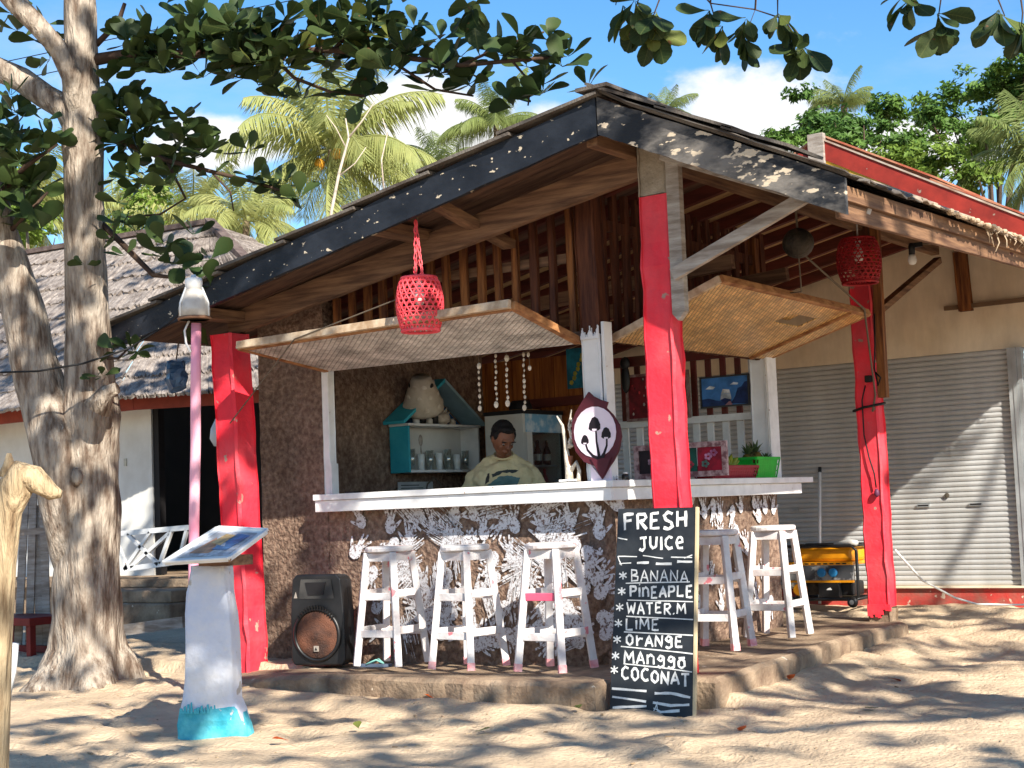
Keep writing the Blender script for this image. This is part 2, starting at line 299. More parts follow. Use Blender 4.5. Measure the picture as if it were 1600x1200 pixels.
def veined(name, c0, c1, vein, brown, transl):
    """leaf with midrib, side veins, blotches and brown edge spots; every leaf a little different"""
    m = bpy.data.materials.new(name); m.use_nodes = True; n = m.node_tree.nodes; l = m.node_tree.links; b = n['Principled BSDF']
    t = n.new('ShaderNodeTexCoord'); sp_ = n.new('ShaderNodeSeparateXYZ'); l.new(t.outputs['Object'], sp_.inputs[0])
    oi = n.new('ShaderNodeObjectInfo')
    def mth(op, a, b_=None, clamp=False):
        q = n.new('ShaderNodeMath'); q.operation = op; q.use_clamp = clamp
        for i, v in enumerate((a, b_)):
            if v is None: continue
            if hasattr(v, 'links'): l.new(v, q.inputs[i])
            else: q.inputs[i].default_value = v
        return q.outputs[0]
    ay = mth('ABSOLUTE', sp_.outputs['Y']); rib = mth('LESS_THAN', ay, .0022)
    ph = mth('FRACT', mth('MULTIPLY', mth('SUBTRACT', sp_.outputs['X'], mth('MULTIPLY', ay, .55)), 55.)); sv = mth('MULTIPLY', mth('LESS_THAN', ph, .12), .5); ve = mth('MAXIMUM', rib, sv)
    ns = n.new('ShaderNodeTexNoise'); ns.inputs['Scale'].default_value = 22; ns.inputs['Detail'].default_value = 4; off = n.new('ShaderNodeVectorMath'); off.operation = 'ADD'; l.new(t.outputs['Object'], off.inputs[0]); l.new(oi.outputs['Random'], off.inputs[1]); l.new(off.outputs[0], ns.inputs['Vector'])
    mr_ = n.new('ShaderNodeMapRange'); l.new(mth('ADD', mth('MULTIPLY', oi.outputs['Random'], .75), mth('MULTIPLY', ns.outputs['Fac'], .5)), mr_.inputs[0]); mr_.inputs[1].default_value = .2; mr_.inputs[2].default_value = 1.15
    m1 = n.new('ShaderNodeMix'); m1.data_type = 'RGBA'; l.new(mr_.outputs[0], m1.inputs[0]); m1.inputs[6].default_value = (*c0, 1); m1.inputs[7].default_value = (*c1, 1)
    m2 = n.new('ShaderNodeMix'); m2.data_type = 'RGBA'; l.new(mth('MULTIPLY', ve, .55), m2.inputs[0]); l.new(m1.outputs[2], m2.inputs[6]); m2.inputs[7].default_value = (*vein, 1)
    br = mth('GREATER_THAN', mth('ADD', ns.outputs['Fac'], mth('MULTIPLY', ay, 2.2)), .74)
    m3 = n.new('ShaderNodeMix'); m3.data_type = 'RGBA'; l.new(br, m3.inputs[0]); l.new(m2.outputs[2], m3.inputs[6]); m3.inputs[7].default_value = (*brown, 1)
    l.new(m3.outputs[2], b.inputs['Base Color']); b.inputs['Roughness'].default_value = .55; b.inputs['Specular IOR Level'].default_value = .25
    tr = n.new('ShaderNodeBsdfTranslucent'); l.new(m3.outputs[2], tr.inputs[0]); ms = n.new('ShaderNodeMixShader'); ms.inputs[0].default_value = transl; l.new(b.outputs[0], ms.inputs[1]); l.new(tr.outputs[0], ms.inputs[2]); l.new(ms.outputs[0], n['Material Output'].inputs[0]); return m
M_vleaf = veined('almond_leaf_veined', (.016, .036, .012), (.060, .088, .024), (.11, .13, .04), (.13, .07, .03), .26)
M_vleafy = veined('almond_leaf_veined_light', (.09, .13, .03), (.19, .22, .05), (.24, .25, .09), (.20, .10, .03), .38)

# ------------------------------------------------------------------ ground
def plat_z(x, y): return .055*min(y, 0) - .10*min(1, max(0, (-x-1.6)/1.2))
def sand_h(x, y):
    h = -.185
    h += .165*ss(1.8, 4.2, y)*ss(-3.2, -1.5, x)          # comes up level with the floor before the shutters
    h += .06*ss(-1.2, -2.6, x)*ss(-1.6, -.7, y)          # banked by the left post and the tree
    d = max(0, x-.95) if -.4 < y < 2.7 else 9
    h += .07*math.exp(-(d/.22)**2) if d < 1 else 0       # drifted up against the floor's edge
    h += .035*math.exp(-((y+1.0)/.2)**2)*(1-ss(-.1, .35, x))*ss(-3, -2, x)
    h -= .05*ss(-3, -6, y)
    r = math.hypot(x-1, y)
    if r < 16:
        h += (.05*fbm(x*1.5, y*1.5) + .05*max(0, fbm(x*3.1+5, y*3.6, 2, 2))**1.0*.8 + .018*fbm(x*7, y*7, 7, 3))*(1-ss(8, 16, r))
        h -= .05*max(0, mnoise.noise(V((x*4.3, y*4.3, 9)))-.22)*(1-ss(8, 16, r))*1.6
    for fx_, fy_, ca, sa in FOOT.get((int(math.floor(x*2)), int(math.floor(y*2))), ()):
        u = (x-fx_)*ca+(y-fy_)*sa; v = -(x-fx_)*sa+(y-fy_)*ca; q = (u/.14)**2+(v/.055)**2
        if q < 2.6: h += -.030*max(0, 1-q) + (.010*math.exp(-((q-1.5)/.5)**2))
    return h
FOOT = {}
_fr = random.Random(44)
for _w in range(15):   # tracks of footprints
    px_, py_, an_ = _fr.uniform(-3.5, 4), _fr.uniform(-4.2, -1.1), _fr.uniform(-.7, .7)+(math.pi if _fr.random() < .5 else 0)
    for _s in range(8):
        an_ += _fr.uniform(-.15, .15); px_ += math.cos(an_)*.36; py_ += math.sin(an_)*.36; sg = .07 if _s % 2 else -.07
        qx, qy = px_-math.sin(an_)*sg, py_+math.cos(an_)*sg
        if -2.9 < qx < 1.2 and qy > -1.05: continue
        for i_ in range(-1, 2):
            for j_ in range(-1, 2): FOOT.setdefault((int(math.floor(qx*2))+i_, int(math.floor(qy*2))+j_), []).append((qx, qy, math.cos(an_), math.sin(an_)))
def axis(lo, hi, step, far):
    a = []; x = lo
    while x < hi: a.append(x); x += step
    s = step; l = [lo]; h = [a[-1]]
    while h[-1] < far: s *= 1.28; h.append(h[-1]+s); l.append(l[-1]-s)
    return list(reversed(l[1:])) + a + h[1:]
xs = axis(-4.6, 4.2, .036, 400); ys = axis(-4.2, 4.6, .036, 400)
mb = MB()
for y in ys:
    for x in xs: mb.v.append((x, y, sand_h(x, y)))
nx = len(xs)
for j in range(len(ys)-1):
    for i in range(nx-1): k = j*nx+i; mb.f.append((k, k+1, k+nx+1, k+nx))
M_sand = mat('beach_sand', (.64, .49, .335), .95, (.50, .38, .26), 3.0, .36, .66, bump=.32, bscale=42, detail=9, spec=.1, chips=(.16, .115, .08), chip_scale=46, chip_lo=.72, macro=(.9, .84, 1.06))
g = mb.build('sand_ground', M_sand, smooth=True); g['kind'] = 'structure'

# concrete floor with worn edge, open notch at the near corner
def edge(pts, step=.07, j=.012, seed=1):
    rg = random.Random(seed); o = []
    for i, p in enumerate(pts):
        q = pts[(i+1) % len(pts)]; n = max(1, int(math.dist(p, q)/step))
        for k in range(n):
            t = k/n; o.append((p[0]+(q[0]-p[0])*t+rg.uniform(-j, j), p[1]+(q[1]-p[1])*t+rg.uniform(-j, j)))
    return o
ol = edge([(-2.95, -.62), (-2.1, -.84), (-.9, -.83), (.375, -.80), (.375, -.50), (.95, -.52), (1.0, -.1), (.96, .42), (.83, 1.3), (.78, 2.1), (.80, 2.62), (.70, 2.86), (.45, 3.1), (-2.95, 3.1)])
def ring_in(o, d):
    r = []
    n = len(o)
    for i in range(n):
        a, b = V(o[i-2]), V(o[(i+2) % n]); t = (b-a).normalized(); r.append((o[i][0]-t.y*d, o[i][1]+t.x*d))
    return r
n = len(ol); mb = MB(); inn = ring_in(ol, .03); rg = random.Random(3)
rings = [[(x, y, -.45) for x, y in ol], [(x+rg.uniform(-.006, .006), y+rg.uniform(-.006, .006), -.09+plat_z(x, y)) for x, y in ol], [(x, y, plat_z(x, y)-.022+rg.uniform(-.006, .006)) for x, y in ol], [(x, y, plat_z(x, y)+rg.uniform(-.003, .002)) for x, y in inn]]
for r_ in rings: mb.v += r_
for k in range(3):
    for i in range(n): a = k*n+i; b = k*n+(i+1) % n; mb.f.append((a, b, b+n, a+n))
mb.f.append(tuple(3*n+i for i in range(n)))
fl = mb.build('concrete_floor', M_conc); fl['kind'] = 'structure'

# ------------------------------------------------------------------ the juice bar
bar = thing('juice_bar', 'open juice bar hut with red posts, handprinted counter wall and black edged roof', 'juice bar', (-1, .5, 0))
RX, RZ = .60, 3.11
def zl(x): return RZ - .216*(RX-x)
def zr(x): return RZ - .47*(x-RX)
def B(mb_, name, m, **k): return mb_.build(name, m, bar, **k)
# walls of rough brown render, uneven surface
def rough_slab(a, b, axis_, thick, top=None, step=.05, amp=.008, seed=0):
    """upright slab: a,b = (u0,z0),(u1,z1); axis_ 'y' faces -y at given plane, 'x' faces +x"""
    mb = MB(); (pl, u0, z0), (u1, z1) = a, b
    nu = max(1, int((u1-u0)/step)); nzz = max(1, int((z1-z0)/step)); k0 = 0
    for j in range(nzz+1):
        for i in range(nu+1):
            u = u0+(u1-u0)*i/nu; z = z0+(z1-z0)*j/nzz; d = amp*2*fbm(u*9+seed, z*9, seed)
            if top: zt = top(u); z = z0+(zt-z0)*j/nzz
            mb.v.append((u, pl-d, z) if axis_ == 'y' else (pl+d, u, z))
    for j in range(nzz):
        for i in range(nu): k = j*(nu+1)+i; mb.f.append((k, k+1, k+nu+2, k+nu+1))
    t = top(u1) if top else z1; t0 = top(u0) if top else z1
    if axis_ == 'y': mb.prism([(u0, pl+.014, z0), (u1, pl+.014, z0), (u1, pl+.014, t-.003), (u0, pl+.014, t0-.003)], (0, thick, 0))
    else: mb.prism([(pl-.014, u0, z0), (pl-.014, u1, z0), (pl-.014, u1, t-.003), (pl-.014, u0, t0-.003)], (-thick, 0, 0))
    return mb
front_wall = B(rough_slab((0, -2.20, -.15), (0, 1.0), 'y', .10, seed=1), 'front_wall', M_wall, smooth=True)
B(rough_slab((-.002, -2.82, -.2), (-2.203, 2.3), 'y', .10, top=lambda u: zl(u)-.12, seed=2), 'end_wall', M_wall, smooth=True)
right_wall = B(rough_slab((0, 0.0, -.05), (2.34, 1.0), 'x', .10, seed=3), 'side_wall', M_wall, smooth=True)
B(rough_slab((-2.60, .12, -.05), (2.36, 2.3), 'x', .19, top=lambda u: 2.28, seed=4), 'inner_wall', M_wall, smooth=True)

# counter: two planks deep on each side
mb = MB(); mb.mm((-2.19, -.165, 1.012), (.168, .30, 1.052)); B(mb, 'counter_top', M_white, bevel=.004)
mb = MB(); mb.mm((-2.185, -.150, .935), (.145, -.118, 1.010)); B(mb, 'counter_apron', M_white, bevel=.004)
mb = MB(); mb.mm((-.30, .302, 1.012), (.172, 2.60, 1.051)); B(mb, 'counter_top', M_white, bevel=.004)
mb = MB(); mb.mm((.112, -.116, .935), (.143, 2.46, 1.010)); B(mb, 'counter_apron', M_white, bevel=.004)
mb = MB(); mb.mm((-2.20, .002, .95), (-.11, .09, 1.010)); B(mb, 'wall_cap', M_white)
mb = MB(); mb.mm((-.09, .11, .95), (-.002, 2.33, 1.010)); B(mb, 'wall_cap', M_white)

# uprights
def post(name, p0, p1, w_, d_, m, seed=0, jit=.004, seg=12):
    mb = MB(); rough_post(mb, p0, p1, w_, d_, seg, jit, seed=seed); return B(mb, name, m, smooth=False)
post('white_upright', (-2.19, .02, 1.053), (-2.19, .02, 1.90), .06, .07, M_white, 1, .002)
mb = MB(); mb.mm((-2.158, -.018, 1.053), (-2.145, .05, 1.26)); B(mb, 'batten', M_white)
M_whitewood = mat('white_paint_ragged', (.78, .80, .82), .55, (.66, .68, .70), 5, bump=.05)
post('white_upright', (-.015, .0, 1.053), (-.015, .0, 1.93), .135, .12, M_whitewood, 2, .002)
post('corner_timber', (-.018, .004, 1.932), (-.03, .004, 2.85), .140, .125, M_woodzd, 3, .004)
mb = MB()
rg = random.Random(31)
for k in range(30):   # brush strokes of white running up the dark timber
    x = -.078+.0043*k; mb.mm((x, -.0655-.0001*(k % 5), 1.90), (x+.0046, -.058, 1.925+.022*math.sin(k*.5)+rg.uniform(0, .035))) 
B(mb, 'brush_edge', M_whitewood)
mb = MB(); mb.mm((.058, -.045, 1.055), (.078, .045, 2.0)); B(mb, 'batten', M_white)
post('white_upright', (-.04, 2.27, 1.053), (-.04, 2.27, 1.92), .13, .13, M_whitewood, 4, .002)
mb = MB(); mb.mm((.028, 2.20, 1.053), (.045, 2.345, 1.92)); B(mb, 'batten', M_white)

# red posts
post('red_post', (-2.56, -.42, -.35), (-2.665, -.42, 2.16), .20, .20, M_red, 5, .006, 22)
post('red_post', (.655, -.36, -.3), (.665, -.36, 2.62), .19, .13, M_red, 6, .005, 22)
post('post_head', (.665, -.36, 2.622), (.665, -.36, 2.93), .185, .125, mat('raw_concrete', lin((172, 160, 144)), .9, lin((140, 128, 112)), 8, bump=.15), 7, .003, 6)
post('red_post', (.555, 2.82, .10), (.545, 2.82, 2.50), .17, .14, M_red, 8, .005, 22)
post('post_foot', (.555, 2.82, -.2), (.555, 2.82, .098), .175, .145, M_conc, 9, .006, 4)
mb = MB()
rg = random.Random(4)
for k in range(9):
    x = .47+.0195*k; mb.mm((x, 2.741-.0002*k, .02+rg.uniform(0, .07)), (x+.0196, 2.76, .12))
B(mb, 'paint_edge', M_red)
post('post_timber', (.565, 2.83, 2.502), (.565, 2.83, 2.86), .12, .10, M_woodzd, 10, .003, 5)
mb = MB(); mb.bar((.665, 2.80, 1.6), (.672, 2.80, 2.88), .06, .06, (0, 1, 0)); B(mb, 'batten', M_woodz)

# timbers: gable beam, ridge beam, rafters
mb = MB(); mb.bar((-2.72, -.36, 2.23), (.56, -.36, 2.82), .06, .16); B(mb, 'gable_beam', M_woodx, bevel=.004)
mb = MB(); mb.bar((.52, -.80, 2.93), (.56, 4.35, 2.90), .07, .15); B(mb, 'ridge_beam', M_woody, bevel=.004)
mb = MB(); mb.bar((.755, -.44, 2.835), (1.93, -.44, 2.335), .05, .075); B(mb, 'gable_rafter', M_grey, bevel=.003)
mb = MB(); mb.prism([(.765, -.44, 1.94), (.80, -.44, 1.90), (.845, -.44, 1.95), (.845, -.44, 2.79), (.765, -.44, 2.82)], (0, .05, 0)); B(mb, 'post_board', M_grey, bevel=.003)
mb = MB(); mb.bar((.80, -.47, 2.15), (1.62, -.47, 2.47), .035, .07); B(mb, 'brace', M_grey, bevel=.003)
mb = MB(); mb.bar((.66, 2.80, 2.23), (.72, 3.95, 2.72), .05, .06, (1, 0, 0)); B(mb, 'brace', M_woody, bevel=.003)
# sheathing boards under the left roof slope, rafters below them
SL = V((-1, 0, -.216)).normalized()
y = -.805; k = 0
while y < 4.3:
    wdt = .195; a = V((.50, y+wdt/2, zl(.50)-.085)); b = V((-3.33, y+wdt/2, zl(-3.33)-.085))
    mb = MB(); mb.bar(a, b, wdt-.008, .016); B(mb, 'ceiling_board', M_soffit if y < 1.0 else M_ply); y += wdt; k += 1
for k in range(11):
    yy = .20+.40*k
    mb = MB(); mb.bar((.50, yy, zl(.5)-.135), (-3.25, yy, zl(-3.25)-.135), .05, .082); B(mb, 'rafter', M_redbrown)
mb = MB(); mb.bar((-.6, -.02, zl(-.6)-.30), (-.6, -.79, zl(-.6)-.135), .09, .05); B(mb, 'lookout', M_woody)
for xx in (-1.02, -2.62):
    mb = MB(); mb.bar((xx, -.30, zl(xx)-.14), (xx, -.82, zl(xx)-.14), .14, .07); B(mb, 'lookout', M_woody, bevel=.003)
# two inner purlins seen through the slats
for yy in (.95, 1.75): 
    mb = MB(); mb.bar((-2.55, yy, 2.20), (.45, yy, 2.42), .05, .09); B(mb, 'tie_beam', M_woodx)
# right slope boards, seen edge on
y = -.805
while y < 4.4:
    mb = MB(); mb.bar((.62, y+.12, zr(.62)-.085), (1.90, y+.12, zr(1.90)-.085), .232, .016); B(mb, 'ceiling_board', M_soffit); y += .24
for k in range(10):
    yy = .1+.46*k; mb = MB(); mb.bar((.62, yy, zr(.62)-.13), (1.90, yy, zr(1.90)-.13), .05, .07); B(mb, 'rafter', M_redbrown)

# upright slats over the openings
def slat(x, y, z0, z1, w_, d_, m, sd):
    mb = MB(); rough_post(mb, (x, y, z0), (x+random.uniform(-.012, .012), y, z1), w_, d_, 4, .003, seed=sd); B(mb, 'slat', m)
for k in range(17):
    x = -.185-.137*k
    if x < -2.5: break
    slat(x, .04, 1.90, zl(x)-.14, random.uniform(.045, .06), .035, random.choice([M_woodz, M_woodz, M_woodzd]), 50+k)
for k in range(17):
    yy = .16+.137*k
    slat(-.03, yy, 1.90, zl(-.03)-.14, .035, random.uniform(.05, .07), M_woodzd, 80+k)
mb = MB(); mb.mm((-2.2, .02, 1.90), (-.10, .07, 1.965)); B(mb, 'lintel', M_woodx)
mb = MB(); mb.mm((-.07, .075, 1.905), (-.01, 2.34, 1.97)); B(mb, 'lintel', M_woody)
mb = MB(); mb.mm((-.055, 2.18, 1.922), (.005, 2.25, 2.78)); B(mb, 'corner_timber', M_woodz)
mb = MB(); mb.bar((-.03, .2, 2.62), (-.03, 2.2, 2.62), .03, .07); B(mb, 'rail', M_woodzd)
mb = MB(); mb.mm((-1.6, .062, 2.40), (-.1, .085, 2.46)); B(mb, 'rail', M_woodx)

# black barge boards
def fas(x0, z0, x1, z1, h0, h1, name, m):
    mb = MB(); n = 26; k0 = 0; rg = random.Random(int(x0*10)+50)
    for i in range(n+1):
        t = i/n; x = x0+(x1-x0)*t; z = z0+(z1-z0)*t; h = h0+(h1-h0)*t; j = rg.uniform(-.004, .004)
        for yy in (-.865, -.835): mb.v += [(x, yy+j*.5, z+j), (x, yy+j*.5, z-h+rg.uniform(-.004, .004))]
    for i in range(n):
        a = i*4; mb.f += [(a, a+4, a+5, a+1), (a+2, a+3, a+7, a+6), (a, a+2, a+6, a+4), (a+1, a+5, a+7, a+3)]
    mb.f += [(0, 1, 3, 2), (n*4, n*4+2, n*4+3, n*4+1)]
    return B(mb, name, m, bevel=0)
fas(-3.42, zl(-3.42)-.005, .592, RZ-.012, .155, .205, 'barge_board', M_fascia)
fas(.600, RZ-.010, 1.985, zr(1.985)-.012, .205, .185, 'barge_board', M_fasciaR)
mb = MB(); mb.bar((1.94, -.83, 2.385), (1.90, 4.4, 2.50), .03, .075); B(mb, 'eave_board', M_woody, bevel=.003)
mb = MB(); mb.bar((1.915, -.80, 2.305), (1.875, 4.4, 2.425), .03, .085); B(mb, 'eave_board', M_woody, bevel=.003)
# roofing: lapped felt courses on the left slope
nc = 7; Lx = 4.05/nc
for k in range(nc):
    xa = RX+.02-Lx*k; xb = xa-Lx-.09; mb = MB(); rg = random.Random(20+k)
    ny = 40; zt = .012
    for i in range(ny+1):
        yy = -.905+rg.uniform(-.015, .012)*(1 if i else .3)+(4.55+.9)*i/ny
        xb2 = xb+rg.uniform(-.012, .012); z1 = zl(xa)+zt; z2 = zl(xb2)+zt+.034
        mb.v += [(xa, yy, z1), (xb2, yy, z2), (xb2, yy, z2-.018), (xa, yy, z1-.018)]
    for i in range(ny):
        a = 4*i
        for q in range(4): mb.f.append((a+q, a+(q+1) % 4, a+4+(q+1) % 4, a+4+q))
    mb.f += [(0, 1, 2, 3), (4*ny+3, 4*ny+2, 4*ny+1, 4*ny)]
    B(mb, 'roof_course', M_sheet)
# corrugated sheets on the right slope, ragged lower edge
for k in range(6):
    y0 = -.90+.90*k; mb = MB(); rg = random.Random(40+k); ny = 48; nr = 6; lift = .014*(k % 2)
    rag = [rg.uniform(-.03, .03) for _ in range(ny+1)]
    for i in range(ny+1):
        yy = y0+.96*i/ny; wv = .010*math.sin(2*math.pi*(yy)/.076)
        for j in range(nr+1):
            x = RX-.03+(2.04+rag[i]-RX)*j/nr; mb.v.append((x, yy, zr(x)+.016+wv+lift+.03*math.exp(-((x-RX)/.1)**2)-.02*ss(1.85, 2.05, x)*abs(rag[i])*20))
    for i in range(ny):
        for j in range(nr): a = i*(nr+1)+j; mb.f.append((a, a+1, a+nr+2, a+nr+1))
    o = B(mb, 'roof_sheet', M_sheetl if k else M_sheet); sd = o.modifiers.new('s', 'SOLIDIFY'); sd.thickness = .006
# torn upper layers lying on the sheets at the gable
for k, (xa, xb) in enumerate(((.56, 1.05), (.98, 1.42), (1.36, 1.72))):
    mb = MB(); mb.bar((xa, -.70, zr(xa)+.045), (xb, -.70, zr(xb)+.058), .42, .016); B(mb, 'roof_patch', M_sheet)
mb = MB(); mb.bar((RX, -.915, RZ+.036), (RX, 4.5, RZ+.03), .20, .02); B(mb, 'ridge_cap', M_sheet)
# fibres hanging along the eave
mb = MB(); rg = random.Random(9)
for k in range(60):
    yy = rg.uniform(1.2, 4.4); x = 2.01+rg.uniform(-.03, .03); l_ = rg.uniform(.01, .045)*(2.6 if rg.random() < .12 else 1)
    mb.tube([(x, yy, zr(2.01)+.01), (x+.02, yy+rg.uniform(-.02, .02), zr(2.01)-l_*.5), (x+rg.uniform(-.01, .03), yy+rg.uniform(-.03, .03), zr(2.01)-l_)], [.007, .004, .002], 4)
for k in range(90):
    yy = .5+k*.044; mb.ball((2.02+rg.uniform(-.012, .012), yy, zr(2.0)+.008+rg.uniform(-.008, .008)), (.018, .035, .014), 6)
B(mb, 'frayed_edge', mat('straw', lin((196, 176, 150)), .9, lin((150, 128, 104)), 9), kind='stuff')

# flaps propped open
def weave(name, ca, cb, sc, rot, rough=.6, gloss=.3, mort=.4, nlo=.6):
    m = bpy.data.materials.new(name); m.use_nodes = True; n = m.node_tree.nodes; l = m.node_tree.links; b = n['Principled BSDF']
    t = n.new('ShaderNodeTexCoord'); mp_ = n.new('ShaderNodeMapping'); mp_.inputs['Rotation'].default_value = (0, 0, rot); l.new(t.outputs['Object'], mp_.inputs[0])
    br = n.new('ShaderNodeTexBrick'); br.inputs['Scale'].default_value = sc; br.offset = .5; br.inputs['Mortar Size'].default_value = .06; br.inputs['Mortar Smooth'].default_value = .6; br.inputs['Brick Width'].default_value = 1.1; br.inputs['Row Height'].default_value = .42
    br.inputs['Color1'].default_value = (*ca, 1); br.inputs['Color2'].default_value = (*cb, 1); br.inputs['Mortar'].default_value = (*[x*mort for x in cb], 1)
    l.new(mp_.outputs[0], br.inputs['Vector'])
    ns = n.new('ShaderNodeTexNoise'); ns.inputs['Scale'].default_value = 7; ns.inputs['Detail'].default_value = 6; l.new(mp_.outputs[0], ns.inputs['Vector'])
    mr_ = n.new('ShaderNodeMapRange'); l.new(ns.outputs['Fac'], mr_.inputs[0]); mr_.inputs[1].default_value = .3; mr_.inputs[2].default_value = .7; mr_.inputs[3].default_value = nlo; mr_.inputs[4].default_value = 1.15
    mx_ = n.new('ShaderNodeMix'); mx_.data_type = 'RGBA'; mx_.blend_type = 'MULTIPLY'; mx_.inputs[0].default_value = 1; l.new(br.outputs['Color'], mx_.inputs[6]); l.new(mr_.outputs[0], mx_.inputs[7]); l.new(mx_.outputs[2], b.inputs['Base Color'])
    bp = n.new('ShaderNodeBump'); bp.inputs['Strength'].default_value = 1; bp.inputs['Distance'].default_value = .006; bp.invert = True; l.new(br.outputs['Fac'], bp.inputs['Height']); l.new(bp.outputs[0], b.inputs['Normal'])
    b.inputs['Roughness'].default_value = rough; b.inputs['Specular IOR Level'].default_value = gloss; return m
M_weaveL = weave('painted_matting', (.74, .69, .64), (.66, .60, .55), 14, R(40), mort=.72, nlo=.45)
M_weaveR = weave('bamboo_matting', (.95, .60, .22), (.66, .36, .11), 15, R(45), .33, .7)
M_frame = mat('flap_frame_wood', lin((176, 128, 84)), .7, lin((120, 74, 42)), 5, stretch=(2, 2, 6), bump=.06)
M_framep = mat('flap_edge_pale', lin((206, 186, 160)), .75, lin((156, 128, 100)), 5, stretch=(2, 2, 2), bump=.06)
def fpanel(P, u, v, nrm, name, m, hole=None):
    pass
Lh0, Lh1 = V((-2.15, -.015, 1.885)), V((-.115, -.015, 1.885)); Lo0, Lo1 = V((-2.22, -.80, 2.000)), V((-.07, -.80, 2.035))
flap = bpy.data.objects.new('hinged_flap', None); COL.objects.link(flap); flap.location = (-1.15, 0, 1.89); attach(flap, bar); flap.location = (-1.15, 0, 1.89)
nL = (Lh1-Lh0).cross(Lo0-Lh0).normalized(); nL = nL if nL.z > 0 else -nL
mb = MB(); mb.prism([Lh0, Lh1, Lo1, Lo0], nL*.008); mb.build('matting', M_weaveL, flap)
def rim(p, q, w_, h_, m, par, lift=.02, n_=None, nm='rim'):
    mb = MB(); mb.bar(p+n_*lift, q+n_*lift, w_, h_, n_); return mb.build(nm, m, par, bevel=.003)
rim(Lo0, Lo1, .028, .050, M_framep, flap, .022, nL); rim(Lo0+V((0, .03, -.004)), Lo1+V((0, .03, -.004)), .03, .03, M_frame, flap, .004, nL)
rim(Lh1+V((.0, -.02, 0)), Lo1+V((0, .02, 0)), .045, .045, M_frame, flap, .016, nL); rim(Lh0+V((0, -.02, 0)), Lo0+V((0, .02, 0)), .045, .045, M_frame, flap, .016, nL)
Rh0, Rh1 = V((.012, .16, 1.895)), V((.012, 2.30, 1.905)); Ro0, Ro1 = V((.80, .10, 2.165)), V((.80, 2.28, 2.14))
flap2 = bpy.data.objects.new('hinged_flap', None); COL.objects.link(flap2); flap2.location = (0, 1.2, 1.9); attach(flap2, bar); flap2.location = (0, 1.2, 1.9)
nR = (Rh1-Rh0).cross(Ro0-Rh0).normalized(); nR = nR if nR.z > 0 else -nR
def RP(s, t): return Rh0.lerp(Rh1, t).lerp(Ro0.lerp(Ro1, t), s)
hs0, hs1, ht0, ht1 = .62, .80, .58, .76     # torn opening
mb = MB()
for a, b, c, d in ((0, 1, 0, ht0), (0, 1, ht1, 1), (0, hs0, ht0, ht1), (hs1, 1, ht0, ht1)): mb.prism([RP(a, c), RP(b, c), RP(b, d), RP(a, d)], nR*.008)
mb.build('matting', M_weaveR, flap2)
mb = MB(); mb.prism([RP(.60, .60), RP(.84, .60), RP(.84, .72), RP(.60, .72)], nR*.004)
o = mb.build('matting_patch', M_weaveR, flap2); o.data.transform(Matrix.Translation(nR*.05))
rim(Ro0, Ro1, .035, .045, M_frame, flap2, .02, nR); rim(Rh0, Ro0, .035, .045, M_framep, flap2, .02, nR); rim(Rh1, Ro1, .035, .045, M_frame, flap2, .02, nR); rim(RP(0, .86), RP(1, .86), .03, .02, M_frame, flap2, -.008, nR, 'cross_bar')

# back wall: wooden panels, red frame, picket rail
for k in range(8):
    x = -2.70+.135*k; mb = MB(); mb.mm((x, 2.36, 0), (x+.128, 2.40, 2.10)); B(mb, 'panel_board', mat('orange_plank', lin((172, 104, 46)), .65, lin((120, 62, 28)), 4, stretch=(8, 8, .7)))
mb = MB(); mb.mm((-2.18, 2.31, 1.70), (-1.55, 2.355, 1.77)); B(mb, 'red_rail', M_redbrown)
mb = MB(); mb.mm((-2.10, 2.33, .0), (-2.03, 2.356, 1.70)); B(mb, 'red_rail', M_redbrown)
dr = B(MB().mm((-2.02, 2.325, .02), (-1.66, 2.358, 1.66)), 'door', mat('door_wood', lin((150, 86, 40)), .6, lin((104, 54, 26)), 4, stretch=(6, 6, .7)))
for z in (.2, .62, 1.04, 1.36): MB().mm((-1.96, 2.312, z), (-1.72, 2.326, z+.26 if z > 1 else z+.34)).build('door_panel', mat('door_panel_wood', lin((174, 104, 52)), .6, lin((120, 64, 30)), 4, stretch=(6, 6, .7)), dr, bevel=.01)
mb = MB(); mb.mm((-1.62, 2.34, 0), (-1.40, 2.38, 2.05)); B(mb, 'panel_board', M_redbrown)
mb = MB(); mb.mm((-1.40, 2.31, 1.955), (-.11, 2.36, 2.03)); B(mb, 'red_rail', mat('dark_red_paint', lin((112, 40, 36)), .65, lin((84, 46, 36)), 6))
mb = MB(); mb.mm((-1.44, 2.29, 1.485), (-.11, 2.325, 1.535)); B(mb, 'picket_rail', M_white)
for k in range(11):
    x = -1.36+.122*k
    if x > -.13: break
    top = 1.52 if k % 5 else 1.93
    mb = MB(); rough_post(mb, (x, 2.345, .02), (x+random.uniform(-.008, .008), 2.345, top), .055, .02, 4, .002, seed=k); B(mb, 'picket', M_white)
    if k % 5: mb = MB(); mb.mm((x-.022, 2.335, 1.54), (x+.022, 2.355, 1.954)); B(mb, 'batten', mat('dark_red_paint', (0, 0, 0)))

